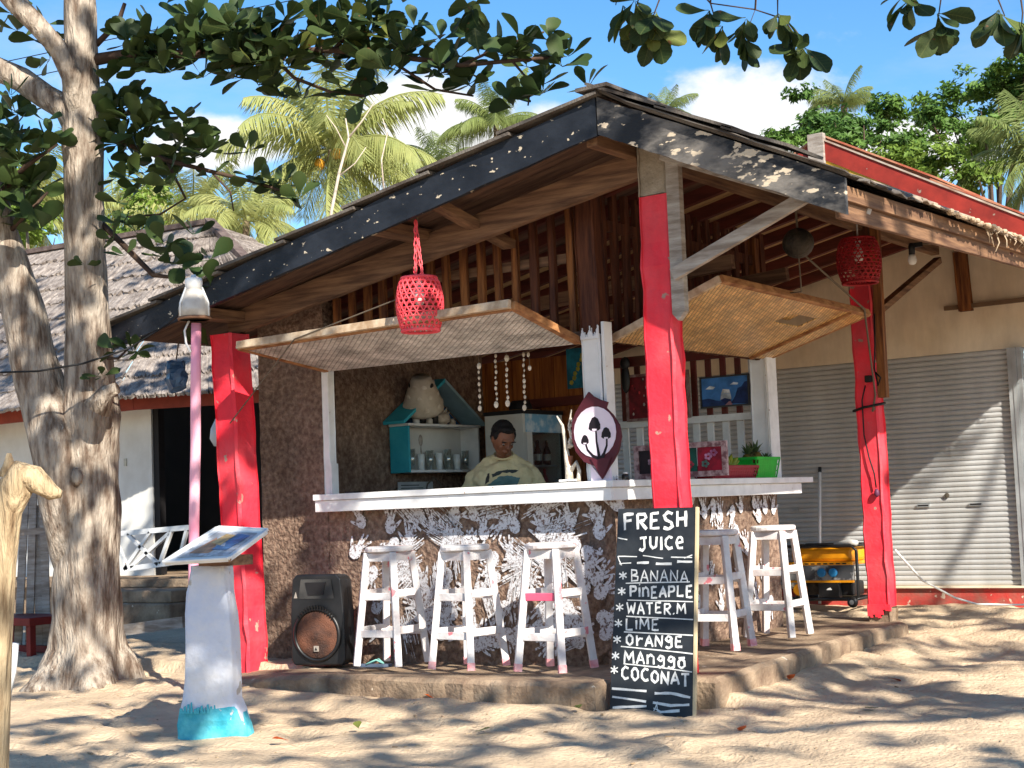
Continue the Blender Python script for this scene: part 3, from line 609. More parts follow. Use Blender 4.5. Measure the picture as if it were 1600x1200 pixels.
# handprints and smears of white paint on the counter wall
M_hand = mat('white_hand_paint', (.66, .66, .69), .8, lin((112, 88, 76)), 55, .50, .60, bump=.05, detail=8)
def hand_mesh(sd):
    rg = random.Random(sd); mb = MB(); e = 0
    def capsule(a, b, w0, w1):
        nonlocal e
        a, b = V(a), V(b); d = (b-a).normalized(); s = V((-d.y, d.x)); e += .00025
        vs = [a-s*w0, a+s*w0, a.lerp(b, .55)+s*(w0*.95), b+s*w1*.8, b+d*w1*.8, b-s*w1*.8, a.lerp(b, .55)-s*(w0*.95)]
        mb.add([(v.x+rg.uniform(-.0012, .0012), -.012-e, v.y+rg.uniform(-.0012, .0012)) for v in vs], [tuple(range(7))])
    n = 11; mb.add([(.042*math.cos(t)*(1+.1*rg.random()), -.012, .046*math.sin(t)*(1+.12*rg.random())) for t in [2*math.pi*i/n for i in range(n)]], [tuple(range(n))])
    for i, (a, l_) in enumerate(((112, .078), (97, .092), (82, .090), (66, .072))):
        a = R(a+rg.uniform(-5, 5)); c, s_ = math.cos(a), math.sin(a); capsule((c*.046, s_*.046), (c*(.05+l_), s_*(.05+l_)), .0088, .0078)
    a = R(22+rg.uniform(-8, 8)); capsule((.03*math.cos(a), -.015), (.095*math.cos(a), -.01+.095*math.sin(a)), .011, .008)
    return mb
def smear_mesh(sd):
    rg = random.Random(sd); mb = MB()
    for k in range(16):
        y0 = -.05+.0068*k; a = rg.uniform(-.13, -.02); b = a+rg.uniform(.06, .20); w_ = rg.uniform(.0006, .0032)
        mb.add([(a, -.012-.0003*k, y0), (b, -.012-.0003*k, y0+rg.uniform(-.01, .01)), (b*.98, -.012-.0003*k, y0+w_*2), (a, -.012-.0003*k, y0+w_*2)], [(0, 1, 2, 3)])
    return mb
hm = []
for sd in range(4):
    o = hand_mesh(sd).build('handprint', M_hand); hm.append(o.data); bpy.data.objects.remove(o)
smm = []
for sd in range(3):
    o = smear_mesh(sd).build('paint_smear', M_hand); smm.append(o.data); bpy.data.objects.remove(o)
def stamp(px, py, rot, side, kind='handprint', sc=1., flip=False):
    if side == 'f': p = Yp(px, py, 0); Mx = Matrix.Rotation(R(rot), 4, 'Y'); par = front_wall; off = V((0, -.001*random.random(), 0))
    else: p = Xp(px, py, 0); Mx = Matrix.Rotation(R(90), 4, 'Z') @ Matrix.Rotation(R(rot), 4, 'Y'); par = right_wall; off = V((.001*random.random(), 0, 0))
    if p.z < .03 or p.z > .96: return
    o = bpy.data.objects.new(kind, random.choice(hm if kind == 'handprint' else smm)); COL.objects.link(o); attach(o, par)
    o.matrix_basis = Matrix.Translation(p+off) @ Mx @ Matrix.Diagonal((sc*(-1 if flip else 1), 1, sc, 1))
HP = [(566, 815, 20), (612, 822, 0), (657, 806, 35), (712, 805, -10), (742, 803, 25), (758, 832, 10), (806, 822, 5), (850, 800, -30), (852, 815, 15), (893, 812, 30), (932, 800, 25), (938, 830, 5), (557, 862, -60), (585, 895, 160), (640, 870, 90), (662, 905, 40), (655, 940, 200), (700, 900, 170), (590, 950, -70), (597, 985, 100), (640, 980, 80), (745, 860, 20), (775, 900, 60), (800, 870, 15), (790, 950, 140), (745, 985, 30), (920, 865, -160), (935, 905, -50), (940, 925, -65), (945, 965, -80), (948, 990, -60), (920, 890, -40), (880, 900, 20), (885, 960, 190), (905, 1000, 10), (855, 890, 0), (690, 990, 50), (810, 990, -20), (965, 785, 0), (700, 850, 15), (640, 845, -15), (845, 870, 60), (900, 850, 40), (728, 930, 100), (868, 940, 30), (760, 1000, -30)]
for k, (px, py, r_) in enumerate(HP): stamp(px, py, -r_, 'f', sc=random.uniform(.92, 1.12), flip=k % 2 == 0)
for k, (px, py, r_, s_) in enumerate([(648, 808, 40, 1.2), (698, 815, 40, 1.3), (770, 795, -12, 1.2), (845, 788, -25, 1.3), (720, 862, 80, 1.2), (880, 828, -15, 1.3), (690, 905, 85, 1.2), (770, 940, 70, 1.2), (820, 905, 100, 1.1), (640, 985, 75, 1.1)]): stamp(px, py, r_, 'f', 'paint_smear', s_)
rg = random.Random(91)
for k in range(34): stamp(rg.uniform(590, 925), rg.uniform(815, 1010), rg.uniform(0, 360), 'f', sc=rg.uniform(.9, 1.1), flip=k % 2 == 0)
for k in range(18): stamp(rg.uniform(610, 900), rg.uniform(830, 1005), rg.uniform(0, 180), 'f', 'paint_smear', rg.uniform(.9, 1.4))
for k, (px, py, r_) in enumerate([(968, 795, -10), (1078, 778, 20), (1098, 800, 10), (1112, 790, 180), (1123, 806, 0), (1142, 800, 170), (1155, 792, -5), (1176, 786, 8), (1193, 793, -6), (1206, 795, 4), (1183, 806, 0), (1125, 842, 10), (1148, 830, 160), (1100, 860, 20), (1165, 858, 15), (1110, 905, 0), (1125, 945, -5), (1190, 900, 10), (1180, 940, 0), (1202, 940, 160), (1090, 940, 30), (1155, 905, 20)]): stamp(px, py, -r_, 'r', sc=random.uniform(.85, 1.0), flip=k % 2 == 0)

# ------------------------------------------------------------------ shuttered shop behind
shop = thing('shuttered_shop', 'cream shop with grey roller shutters and red gable roof behind the bar', 'building', (1, 5, 0))
def S_(mb_, name, m, **k): return mb_.build(name, m, shop, **k)
GX, GZ = -.42, 3.97
gz = lambda x: GZ-.55*abs(x-GX)
mb = MB(); mb.prism([(-3.6, 4.545, 2.03), (6.5, 4.545, 2.03), (6.5, 4.545, 2.30), (2.58, 4.545, 2.30), (GX, 4.545, GZ-.12), (-3.6, 4.545, gz(-3.6)-.12)], (0, .15, 0)); S_(mb, 'upper_wall', M_cream)
mb = MB(); mb.mm((-3.6, 4.47, -.2), (6.5, 4.60, .125)); S_(mb, 'plinth', M_plinth)
mb = MB(); mb.mm((-3.6, 4.44, .126), (6.5, 4.60, .14)); S_(mb, 'sill', M_cream)
def shutter(x0, x1):
    mb = MB(); z = .142; k = 0; prof = []
    while z < 2.03: prof += [(0, z), (-.007, z+.006), (-.010, z+.019), (-.007, z+.032), (0, z+.036), (.004, z+.039)]; z += .042
    for x in (x0, x1):
        for d, zz in prof: mb.v.append((x, 4.545+d, zz))
    n = len(prof)
    for i in range(n-1): mb.f.append((i, i+n, i+n+1, i+1))
    return S_(mb, 'roller_shutter', M_shutter)
sh = shutter(-3.55, 1.035); shutter(1.16, 4.6)
for px, py in ((1443, 790), (1525, 788)):
    p = Yp(px, py, 4.53); mb = MB(); mb.mm((p.x-.055, 4.522, p.z-.012), (p.x+.055, 4.53, p.z+.012)); h = mb.build('lift_slot', M_metal, sh); MB().mm((p.x-.045, 4.519, p.z-.004), (p.x+.045, 4.5215, p.z+.007)).build('slot_opening', M_dark, h)
p = Yp(1480, 774, 4.53); mb = MB(); mb.lathe([(.02, 0), (.02, .012), (.008, .014)], 12, p, Matrix.Rotation(R(90), 3, 'X')); mb.build('lock', mat('lock_metal', lin((120, 112, 100)), .5, metal=.6), sh)
p = Yp(1243, 797, 4.53); MB().mm((p.x-.03, 4.515, p.z-.012), (p.x+.03, 4.53, p.z+.012)).build('handle', M_metal, sh)
mb = MB()
for k in range(3): mb.mm((1.04+.038*k, 4.49-.006*(k % 2), .142), (1.04+.038*k+.036, 4.56, 2.028))
S_(mb, 'shutter_guide', M_metal)
mb = MB(); mb.bar((.55, 4.51, 2.40), (6.4, 4.51, 2.43), .03, .035); S_(mb, 'wall_trim', mat('grey_brown_timber', lin((122, 98, 76)), .8))
mb = MB(); rough_post(mb, (.73, 4.50, 2.36), (.71, 4.50, 2.85), .11, .06, 4, .002); S_(mb, 'wall_post', M_woodz)
# water stain strips
M_stain = mat('water_stain', lin((168, 132, 92)), .9, lin((206, 182, 152)), 9, stretch=(1, 1, .25))
# red barge boards, yellow trim, roof sheets
x1 = 4.2
for nm, m_, o0, o1, th in (('barge_board', M_roofred, -.01, -.17, .03), ('yellow_trim', M_yellowtrim, -.172, -.197, .02), ('flashing', mat('white_flashing', lin((196, 184, 170)), .7, lin((150, 120, 104)), 6), .012, -.004, .04)):
    mb = MB(); mb.prism([(GX, 4.40, GZ+o0), (x1, 4.40, gz(x1)+o0), (x1, 4.40, gz(x1)+o1), (GX, 4.40, GZ+o1)], (0, -th, 0)); S_(mb, nm, m_)
mb = MB(); mb.prism([(GX-.05, 4.40, gz(GX-.05)-.01), (GX-1.6, 4.40, gz(GX-1.6)-.01), (GX-1.6, 4.40, gz(GX-1.6)-.17), (GX-.05, 4.40, gz(GX-.05)-.17)], (0, -.03, 0)); S_(mb, 'barge_board', M_roofred)
mb = MB(); mb.mm((GX-.075, 4.335, GZ-.30), (GX+.065, 4.395, GZ+.03)); S_(mb, 'ridge_post', M_grey)
for sx in (1, -1):
    for k in range(5 if sx > 0 else 2):
        a = k*.95; b = a+1.0; mb = MB()
        mb.add([(GX+sx*a, 4.42, gz(GX+sx*a)+.03), (GX+sx*b, 4.42, gz(GX+sx*b)+.045), (GX+sx*b, 10, gz(GX+sx*b)+.045), (GX+sx*a, 10, gz(GX+sx*a)+.03)], [(0, 1, 2, 3)])
        o = S_(mb, 'roof_sheet', mat('rusty_roof_sheet', lin((160, 74, 54)), .7, lin((190, 150, 120)), 3)); q = o.modifiers.new('s', 'SOLIDIFY'); q.thickness = .015
mb = MB(); mb.mm((-2.6, 9.8, 0), (6.5, 9.9, 2.2)); S_(mb, 'rear_wall', M_cream)
mb = MB(); mb.mm((-2.62, 4.70, 0), (-2.52, 9.8, 2.2)); S_(mb, 'side_wall', M_cream)

# white cable on the ground
mb = MB(); pts = [Zp(1400, 892, .28)] + [Zp(px, py, .02) for px, py in ((1418, 912), (1440, 932), (1480, 946), (1530, 946), (1570, 942), (1620, 945))]
pts[0] = V((.64, 2.95, .55)); 
pts = [V((.63, 2.93, .50)), V((.70, 3.25, .26)), V((.78, 3.7, .10)), V((.86, 3.95, .035)), V((1.05, 4.1, .02)), V((1.35, 4.16, .02)), V((1.8, 4.2, .02))]
tag(mb.tube(pts, .008, 6).build('white_cable', mat('white_cable_skin', (.8, .8, .76), .5), smooth=True), 'white cable curving across the ground below the lit shutter', 'cable')

# ------------------------------------------------------------------ house on the left
hs = thing('thatched_house', 'white house with grey thatched hip roof behind the almond tree', 'house', (-9, 5, 0))
def H_(mb_, name, m, **k): return mb_.build(name, m, hs, **k)
mb = MB(); mb.mm((-13.5, 3.30, .35), (-7.67, 3.45, 2.25)); H_(mb, 'wall', M_housew)
mb = MB(); mb.mm((-11, 4.55, .35), (-5.0, 4.65, 2.3)); H_(mb, 'rear_wall', M_dark)  # near-black colour paints in the shade inside the doorway
mb = MB(); mb.mm((-7.665, 3.32, .36), (-7.58, 3.40, 2.2)); H_(mb, 'door_post', M_dark)
mb = MB(); mb.mm((-6.1, 3.35, .36), (-4.2, 3.42, 2.25)); H_(mb, 'shade_sheet', M_dark)  # dark sheet standing in for shade in the open house front
mb = MB(); mb.mm((-8.1, 3.288, 1.52), (-8.06, 3.30, 1.60)); H_(mb, 'switch', mat('switch_plastic', lin((200, 196, 180)), .5))
mb = MB(); mb.mm((-13.5, 2.5, .28), (-5.0, 4.6, .35)); H_(mb, 'deck', M_conc)
mb = MB(); mb.mm((-13.4, 2.60, -.4), (-5.1, 2.72, .278)); H_(mb, 'deck_wall', M_conc)
M_eave = mat('red_brown_eave', lin((150, 62, 44)), .7)
mb = MB(); mb.bar((-13.5, 2.76, 2.10), (-7.3, 2.76, 2.12), .04, .13); H_(mb, 'eave_board', M_eave)
mb = MB(); mb.bar((-7.3, 2.76, 2.12), (-5.0, 3.4, 2.10), .04, .13); H_(mb, 'eave_board', M_eave)
# thatch in lapped courses
pk0, pk1 = V((-8.5, 5.0, 4.42)), V((-12.5, 5.2, 4.55))
ev = [V((-14, 2.45, 2.10)), V((-7.25, 2.45, 2.13)), V((-4.7, 3.3, 2.13)), V((-4.7, 8.5, 2.1)), V((-14, 8.5, 2.1))]
NC = 10
rg = random.Random(12)
for k in range(NC):
    t0 = k/NC; t1 = min(1, (k+1.35)/NC); mb = MB()
    for (e0, e1, q0, q1) in ((ev[0], ev[1], pk1, pk0), (ev[1], ev[2], pk0, pk0), (ev[2], ev[3], pk0, pk0)):
        n = 150; k0 = len(mb.v)
        for i in range(n+1):
            s = i/n; a = e0.lerp(e1, s); b = q0.lerp(q1, s); j = rg.uniform(-.010, .010)
            lo = a.lerp(b, max(0, t0+j)); hi = a.lerp(b, t1); nn = (e1-e0).cross(b-a).normalized(); nn = nn if nn.z > 0 else -nn
            mb.v += [tuple(lo+nn*(.05+rg.uniform(-.012, .012))), tuple(hi+nn*.02), tuple(lo+nn*.01)]
        for i in range(n): c = k0+3*i; mb.f += [(c, c+3, c+4, c+1), (c+2, c+5, c+3, c)]
    H_(mb, 'thatch_course', M_thatch)
mb = MB(); mb.bar(pk0+V((.0, 0, .05)), pk0.lerp(ev[2], .98)+V((0, 0, .05)), .12, .06); H_(mb, 'hip_cap', mat('hip_cap_grey', lin((112, 98, 92)), .9, lin((80, 66, 62)), 9, bump=.2))
mb = MB(); mb.bar(pk1+V((0, 0, .03)), pk0+V((0, 0, .03)), .16, .06); H_(mb, 'ridge_cap', mat('hip_cap_grey', (0, 0, 0)))
# railing of crossed bars
rl = bpy.data.objects.new('railing', None); COL.objects.link(rl); attach(rl, hs)
def rb(a, b, w_=.045): MB().bar(a, b, .03, w_).build('rail_bar', M_white, rl)
yR = 2.58; rx = lambda px, py: Yp(px, py, yR)
rb(rx(150, 837), rx(296, 824), .05); rb(rx(150, 896), rx(292, 876), .05)
for a, b in (((182, 845), (200, 890)), ((195, 890), (235, 832)), ((200, 835), (248, 882)), ((205, 886), (265, 833)), ((250, 880), (268, 830)), ((280, 876), (292, 828))): rb(rx(*a), rx(*b), .035)
# block steps
st = thing('concrete_step', 'weathered concrete block step below the white crossed railing', 'step', (-6.6, 2.3, -.1))
MB().mm((-7.3, 1.95, -.2), (-5.95, 2.48, .16)).build('block', M_conc, st, bevel=.02)
MB().mm((-7.25, 2.0, .162), (-5.98, 2.47, .275)).build('slab', M_conc, st, bevel=.012)
# scrap board by the steps
tag(MB().bar(D(190, 985, 12.6), D(287, 972, 12.2), .03, .09).build('loose_board', M_grey), 'weathered grey board lying on the ground below the concrete step', 'board')

# ------------------------------------------------------------------ almond tree on the left
M_leaves = [M_leaf, M_leaf, M_leaf, M_leafy]
def leaf_data(sd, m, L_=.166, W_=.104):
    rg = random.Random(sd); mb = MB(); n = 8
    wid = [.07, .24, .44, .66, .86, .98, 1.0, .80, .22]; cur = rg.uniform(-.12, .12); fold = rg.uniform(.08, .30)
    for i in range(n+1):
        t = i/n; x = t*L_; z = -cur*L_*t*t*2
        w_ = wid[i]*W_/2*(1+rg.uniform(-.07, .07))
        mb.v += [(x, -w_, z+fold*w_), (x, 0, z), (x, w_, z+fold*w_)]
    for i in range(n):
        a = 3*i; mb.f += [(a, a+1, a+4, a+3), (a+1, a+2, a+5, a+4)]
    mb.tube([(-.02, 0, 0), (.02, 0, .001)], .0025, 4)
    o = mb.build('leaf', m, smooth=True); d = o.data; bpy.data.objects.remove(o); return d
LEAF = [leaf_data(i, [M_vleaf, M_vleaf, M_vleaf, M_vleafy, M_vleaf, M_leafo][i]) for i in range(6)]
def leaf_matrix(p, d, up, sc):
    d = d.normalized(); s = up.cross(d)
    if s.length < 1e-3: s = V((1, 0, 0))
    s.normalize(); u = d.cross(s); M_ = Matrix((d, s, u)).transposed().to_4x4(); M_.translation = p; return M_ @ Matrix.Scale(sc, 4)
class Leafer:
    def __init__(s, tree, cap): s.tree = tree; s.cap = cap; s.n = 0; s.rest = MB(); s.rg = random.Random(5)
    def leaf(s, p, d, up, sc, var=None, obj=True):
        M_ = leaf_matrix(p, d, up, sc); i = s.rg.choice([0, 1, 2, 4, 0, 1, 2, 3]) if var is None else var
        if obj and s.n < s.cap:
            o = bpy.data.objects.new('leaf', LEAF[i]); COL.objects.link(o); attach(o, s.tree); o.matrix_basis = M_; s.n += 1
        else:
            me = LEAF[i]; s.rest.add([M_ @ v.co for v in me.vertices], [tuple(f.vertices) for f in me.polygons])
    def rosette(s, p, d=V((0, 0, 1)), n=7, sc=1., droop=.25, obj=True, var=None):
        rg = s.rg; a0 = rg.uniform(0, 6.28); d = d.normalized(); e1 = d.orthogonal().normalized(); e2 = d.cross(e1)
        for k in range(n):
            a = a0+k*6.283/n+rg.uniform(-.35, .35); e = rg.uniform(.35, 1.25)
            q = (e1*math.cos(a)+e2*math.sin(a))*math.sin(e)+d*math.cos(e); q = q+V((0, 0, -droop*rg.uniform(.3, 2.4)))
            up = V((rg.uniform(-1, 1), rg.uniform(-1.3, .7), .75)); s.leaf(p+q.normalized()*.025, q, up, sc*rg.uniform(.62, 1.22), var, obj)
    def done(s, name='foliage'):
        if s.rest.f: s.rest.build(name, M_leaf, s.tree, smooth=True, kind='stuff')
tbase = V((-3.42, -1.15, -.15)); DT = 10.45
at = thing('almond_tree', 'forked sea almond tree with pale bark at left, branch reaching over the roof', 'tree', tbase)
mb = MB()
def pxpath(lst): return [D(a, b, c) for a, b, c in lst]
tp = pxpath([(135, 1110, DT), (137, 1060, DT), (138, 1010, DT), (137, 950, DT), (136, 880, DT), (136, 800, DT), (137, 720, DT), (141, 650, DT), (139, 600, DT), (137, 500, DT), (133, 400, DT), (130, 300, DT), (128, 220, DT), (127, 150, DT), (126, 80, DT), (124, 0, DT), (120, -120, DT)])
ppm = DT/FPX
def bark_tube(path, rad, per=7, n=40, seed=0, flare=0.):
    """trunk skin with lumps, fissures and root flare"""
    P = []; Rr = []
    for i in range(len(path)-1):
        for k in range(per): t = k/per; P.append(path[i].lerp(path[i+1], t)); Rr.append(rad[i]+(rad[i+1]-rad[i])*t)
    P.append(path[-1]); Rr.append(rad[-1]); m_ = MB(); ref = V((1, 0, 0))
    for i, p in enumerate(P):
        d = (P[min(i+1, len(P)-1)]-P[max(0, i-1)]).normalized(); a = (ref-d*ref.dot(d)).normalized(); b = d.cross(a); ref = a
        for j in range(n):
            t = 6.2832*j/n; u = a*math.cos(t)+b*math.sin(t); q = p+u*Rr[i]; low = max(0, 1-(p.z+.15)/1.3)
            r = Rr[i]*(1+.10*mnoise.noise(V((q.x*3.2+seed, q.y*3.2, q.z*1.6)))+(.05+.10*low)*mnoise.noise(V((q.x*9, q.y*9+seed, q.z*4)))+.03*mnoise.noise(V((q.x*26, q.y*26, q.z*7+seed)))+flare*max(0, .25-(p.z+.15))*1.6*(.5+.5*math.cos(t*5+seed)))
            m_.v.append(tuple(p+u*r))
    for i in range(len(P)-1):
        for j in range(n): x_ = i*n+j; y_ = i*n+(j+1) % n; m_.f.append((x_, y_, y_+n, x_+n))
    return m_
mb = bark_tube(tp, [r*ppm for r in (88, 73, 58, 53, 51, 49, 46, 48, 40, 33, 31, 30, 33, 29, 25, 23, 20)], 8, 44, 3, 1.0); trunk = mb.build('trunk', M_bark, at, smooth=True)
mb = MB(); p2 = pxpath([(128, 1000, DT+.1), (118, 920, DT+.02), (110, 860, DT-.04), (99, 780, DT-.10), (88, 700, DT-.1), (68, 620, DT), (52, 560, DT), (40, 500, DT), (22, 440, DT), (8, 390, DT), (-10, 330, DT), (-45, 200, DT)])
mb = bark_tube(p2, [r*ppm for r in (12, 24, 34, 37, 40, 37, 35, 34, 31, 29, 27, 22)], 7, 32, 5); mb.build('stem', M_bark, at, smooth=True)
limbs = [([(128, 205, DT), (105, 170, DT), (70, 150, DT+.05), (35, 125, DT+.1), (-10, 105, DT+.1), (-80, 70, DT+.2)], (26, 22, 20, 20, 19, 17)),
 ([(130, 240, DT+.06), (122, 185, DT-.04), (112, 120, DT-.12), (90, 75, DT-.15), (55, 35, DT-.2), (20, 0, DT-.2), (-30, -60, DT-.3)], (10, 19, 17, 16, 16, 16, 14)),
 ([(140, 95, DT), (200, 84, DT-.1), (300, 84, DT-.3), (420, 82, DT-.5), (520, 78, DT-.7), (620, 88, DT-.8), (720, 102, DT-.9), (800, 95, DT-.95), (880, 88, DT-1.0)], (10, 8, 6.5, 6, 5, 4.5, 3.5, 3, 2.2)),
 ([(145, 195, DT), (200, 225, DT-.1), (260, 250, DT-.2), (330, 268, DT-.3), (400, 285, DT-.3), (460, 305, DT-.35)], (7, 5, 4.2, 3.5, 3, 2)),
 ([(260, 250, DT-.2), (290, 310, DT-.2), (250, 335, DT-.15), (190, 340, DT-.1)], (3, 2.2, 2, 1.5)),
 ([(160, 350, DT), (205, 395, DT-.15), (240, 430, DT-.3), (285, 435, DT-.4)], (5, 4.5, 4, 2.5)),
 ([(420, 82, DT-.5), (460, 122, DT-.55), (520, 145, DT-.6), (570, 150, DT-.62)], (3.5, 3, 2.5, 2)),
 ([(520, 78, DT-.7), (560, 40, DT-.7), (565, 5, DT-.7)], (3, 2.5, 2)),
 ([(720, 102, DT-.9), (790, 70, DT-.9), (850, 50, DT-.9)], (2.5, 2, 1.5)),
 ([(800, 95, DT-.95), (830, 130, DT-.95), (825, 165, DT-.95)], (2, 1.7, 1.3)),
 ([(150, 70, DT), (185, 35, DT), (195, 5, DT)], (5, 4, 3)), ([(0, 300, DT), (40, 260, DT-.2), (90, 225, DT-.25)], (6, 4, 2)),
 ([(8, 370, DT), (45, 330, DT-.2), (75, 300, DT-.2)], (5, 3, 2)), ([(160, 560, DT), (185, 560, DT-.2), (200, 545, DT-.2)], (3, 2, 1.5)), ([(600, 88, DT-.8), (680, 140, DT-.75), (740, 150, DT-.75)], (2.5, 2, 1.4)),
 ([(330, 268, DT-.3), (360, 300, DT-.3), (365, 330, DT-.3)], (2, 1.7, 1.2))]
for pts, rr in limbs:
    big = max(rr) > 12; MB().tube(pxpath(pts), [r*ppm for r in rr], 12 if big else 6, jit=.06 if big else 0, seed=int(rr[0])).build('limb', M_bark if big else M_barkd, at, smooth=True)
MB().tube(pxpath([(150, 640, DT-.35), (168, 612, DT-.36), (182, 606, DT-.38)]), [20*ppm, 12*ppm, 9*ppm], 12, jit=.2, seed=8).build('branch_stub', M_bark, at, smooth=True)
for px, py, r_ in ((120, 905, 12), (118, 745, 14)):
    c = D(px, py, DT-.20); MB().ball(c, (r_*ppm, r_*ppm*.7, r_*ppm*1.1), 10).build('knot', M_bark, at, smooth=True)
lf = Leafer(at, 298); rg = random.Random(21)
def scat(n, x0, x1, yfun, spread, d0, d1, nl=6, sc=1., var=None):
    for _ in range(n):
        x = rg.uniform(x0, x1); t = (x-x0)/(x1-x0+1e-6); y = yfun(x)+rg.gauss(0, spread)
        lf.rosette(D(x, y, d0+(d1-d0)*t+rg.uniform(-.25, .25)), V((rg.uniform(-.4, .4), rg.uniform(-.5, .2), 1)), rg.randint(max(3, nl-2), nl+1), sc, .30, var=var)
scat(60, 360, 640, lambda x: 82, 28, DT-.4, DT-.8)
scat(38, 190, 380, lambda x: 68, 24, DT-.1, DT-.4)
scat(27, 640, 920, lambda x: 88, 22, DT-.8, DT-1.0, 5)
scat(4, 540, 620, lambda x: 18, 12, DT-.7, DT-.7, 5)
scat(3, 540, 600, lambda x: 150, 10, DT-.6, DT-.6, 5)
scat(3, 660, 745, lambda x: 145, 10, DT-.75, DT-.75, 4); scat(4, 800, 850, lambda x: 145, 16, DT-.95, DT-.95, 4)
lf.rosette(D(572, 150, DT-.65), V((0, -1, -.2)), 3, .9, .3, var=5)
scat(20, 165, 300, lambda x: 175+.25*(x-165), 20, DT-.1, DT-.25, 5); scat(28, 175, 330, lambda x: 245+.1*(x-175), 26, DT-.1, DT-.25, 5, .85)
scat(7, 330, 480, lambda x: 245+.45*(x-330), 18, DT-.3, DT-.35, 4, .9)
scat(7, 170, 220, lambda x: 330, 45, DT-.1, DT-.1, 4, .9); scat(8, 250, 335, lambda x: 390+.2*(x-250), 24, DT-.25, DT-.4, 5)
scat(18, -20, 90, lambda x: 225, 28, DT-.1, DT-.2, 5); scat(18, -20, 70, lambda x: 320, 34, DT-.2, DT-.2, 5, 1.05)
scat(5, 0, 95, lambda x: 50+.2*x, 24, DT+.2, DT+.2, 4); scat(4, 175, 215, lambda x: 545, 8, DT-.2, DT-.2, 4, .8); scat(3, 225, 330, lambda x: 535, 14, DT+.35, DT+.35, 4, .9)
scat(2, 125, 160, lambda x: 590, 14, DT-.5, DT-.5, 3, .6, 3); scat(1, 130, 140, lambda x: 415, 3, DT-.4, DT-.4, 3, .7, 3)
# the crown above the picture
for _ in range(330):
    x = rg.uniform(-600, 700); y = rg.uniform(-900, -60); lf.rosette(D(x, y, DT+rg.uniform(-1.2, 2.5)), V((rg.uniform(-.4, .4), rg.uniform(-.4, .4), 1)), 6, 1.1, .2, obj=False)
lf.done()
for pts in ([(120, -100, DT), (300, -350, DT), (520, -500, DT-.5)], [(120, -100, DT), (0, -400, DT), (-200, -700, DT+1)], [(120, -100, DT), (150, -500, DT+.6), (220, -850, DT+1)]): MB().tube(pxpath(pts), [20*ppm, 11*ppm, 5*ppm], 8).build('limb', M_bark, at, smooth=True)

# ------------------------------------------------------------------ overhead almond tree (stands right of the picture; its twigs hang in at the top)
ot = thing('almond_tree', 'sea almond tree overhead whose twigs hang into the top right sky', 'tree', (10.2, -3.2, -.2))
MB().tube([(10.2, -3.2, -.3), (10.15, -3.25, .6), (10.0, -3.3, 2.0), (9.7, -3.4, 3.4), (9.2, -3.5, 4.8), (8.6, -3.7, 6.2), (7.9, -3.9, 7.4)], [.42, .28, .24, .21, .18, .13, .08], 14, jit=.1).build('trunk', M_bark, ot, smooth=True)
lo = Leafer(ot, 120); rg = random.Random(33)
def limb(*pts, r0=.055, r1=.012): MB().tube(pts, [r0+(r1-r0)*i/(len(pts)-1) for i in range(len(pts))], 8).build('limb', M_barkd, ot, smooth=True)
limb((9.5, -3.4, 4.0), (7.5, -2.8, 4.8), (5.0, -2.2, 5.2), (2.6, -1.6, 5.0), (.8, -1.2, 4.6)); limb((9.2, -3.5, 4.8), (7.0, -4.6, 5.6), (4.4, -5.2, 5.9), (2.0, -5.0, 5.8), (0, -4.6, 5.5))
limb((9.4, -3.4, 4.4), (8.6, -1.0, 5.2), (7.0, 1.0, 5.5), (5.5, 2.2, 5.4)); limb((9.2, -3.5, 4.8), (8.8, -6.0, 5.8), (7.5, -8.0, 6.2)); limb((8.6, -3.7, 6.2), (6.0, -3.0, 7.0), (3.5, -3.2, 7.2)); limb((9.7, -3.4, 3.6), (11.0, -1.5, 4.8), (12.0, .5, 5.4))
DO = 8.6
tw = [([(700, -60), (715, -10), (735, 15)], 2), ([(985, -70), (1000, -10), (990, 25)], 3), ([(1020, -60), (1030, 0), (1015, 40)], 3), ([(1060, -50), (1110, 5), (1120, 40)], 3), ([(1110, 5), (1180, 15), (1165, 55)], 3), ([(1180, 15), (1225, 30), (1255, 75)], 3), ([(1190, -40), (1215, 0), (1215, 25)], 1), ([(1380, -60), (1400, -20), (1420, -5)], 2), ([(1430, -60), (1470, 0), (1465, 35)], 2), ([(1530, -50), (1560, 0), (1570, 25)], 2), ([(1590, -40), (1598, 20), (1596, 40)], 1), ([(960, -50), (965, -10), (962, 8)], 1)]
for pts, n_ in tw:
    P = [D(a, b, DO) for a, b in pts]; P = [P[0]+V((.2, -.3, .35))]+P; MB().tube(P, [.008, .006, .005, .003], 5).build('twig', M_barkd, ot, smooth=True)
    for k in range(n_): lo.rosette(P[-1].lerp(P[-2], k*.35)+V((rg.uniform(-.03, .03), rg.uniform(-.05, .05), 0)), V((rg.uniform(-.4, .4), rg.uniform(-.4, .4), -.5)), 6 if k == 0 else 4, 1.0, .35)
def shade_clump(tx, ty, h): return V((tx, ty, -.15))+SUN*(h/SUN.z)
cnt = 0; CROWN_T = .0
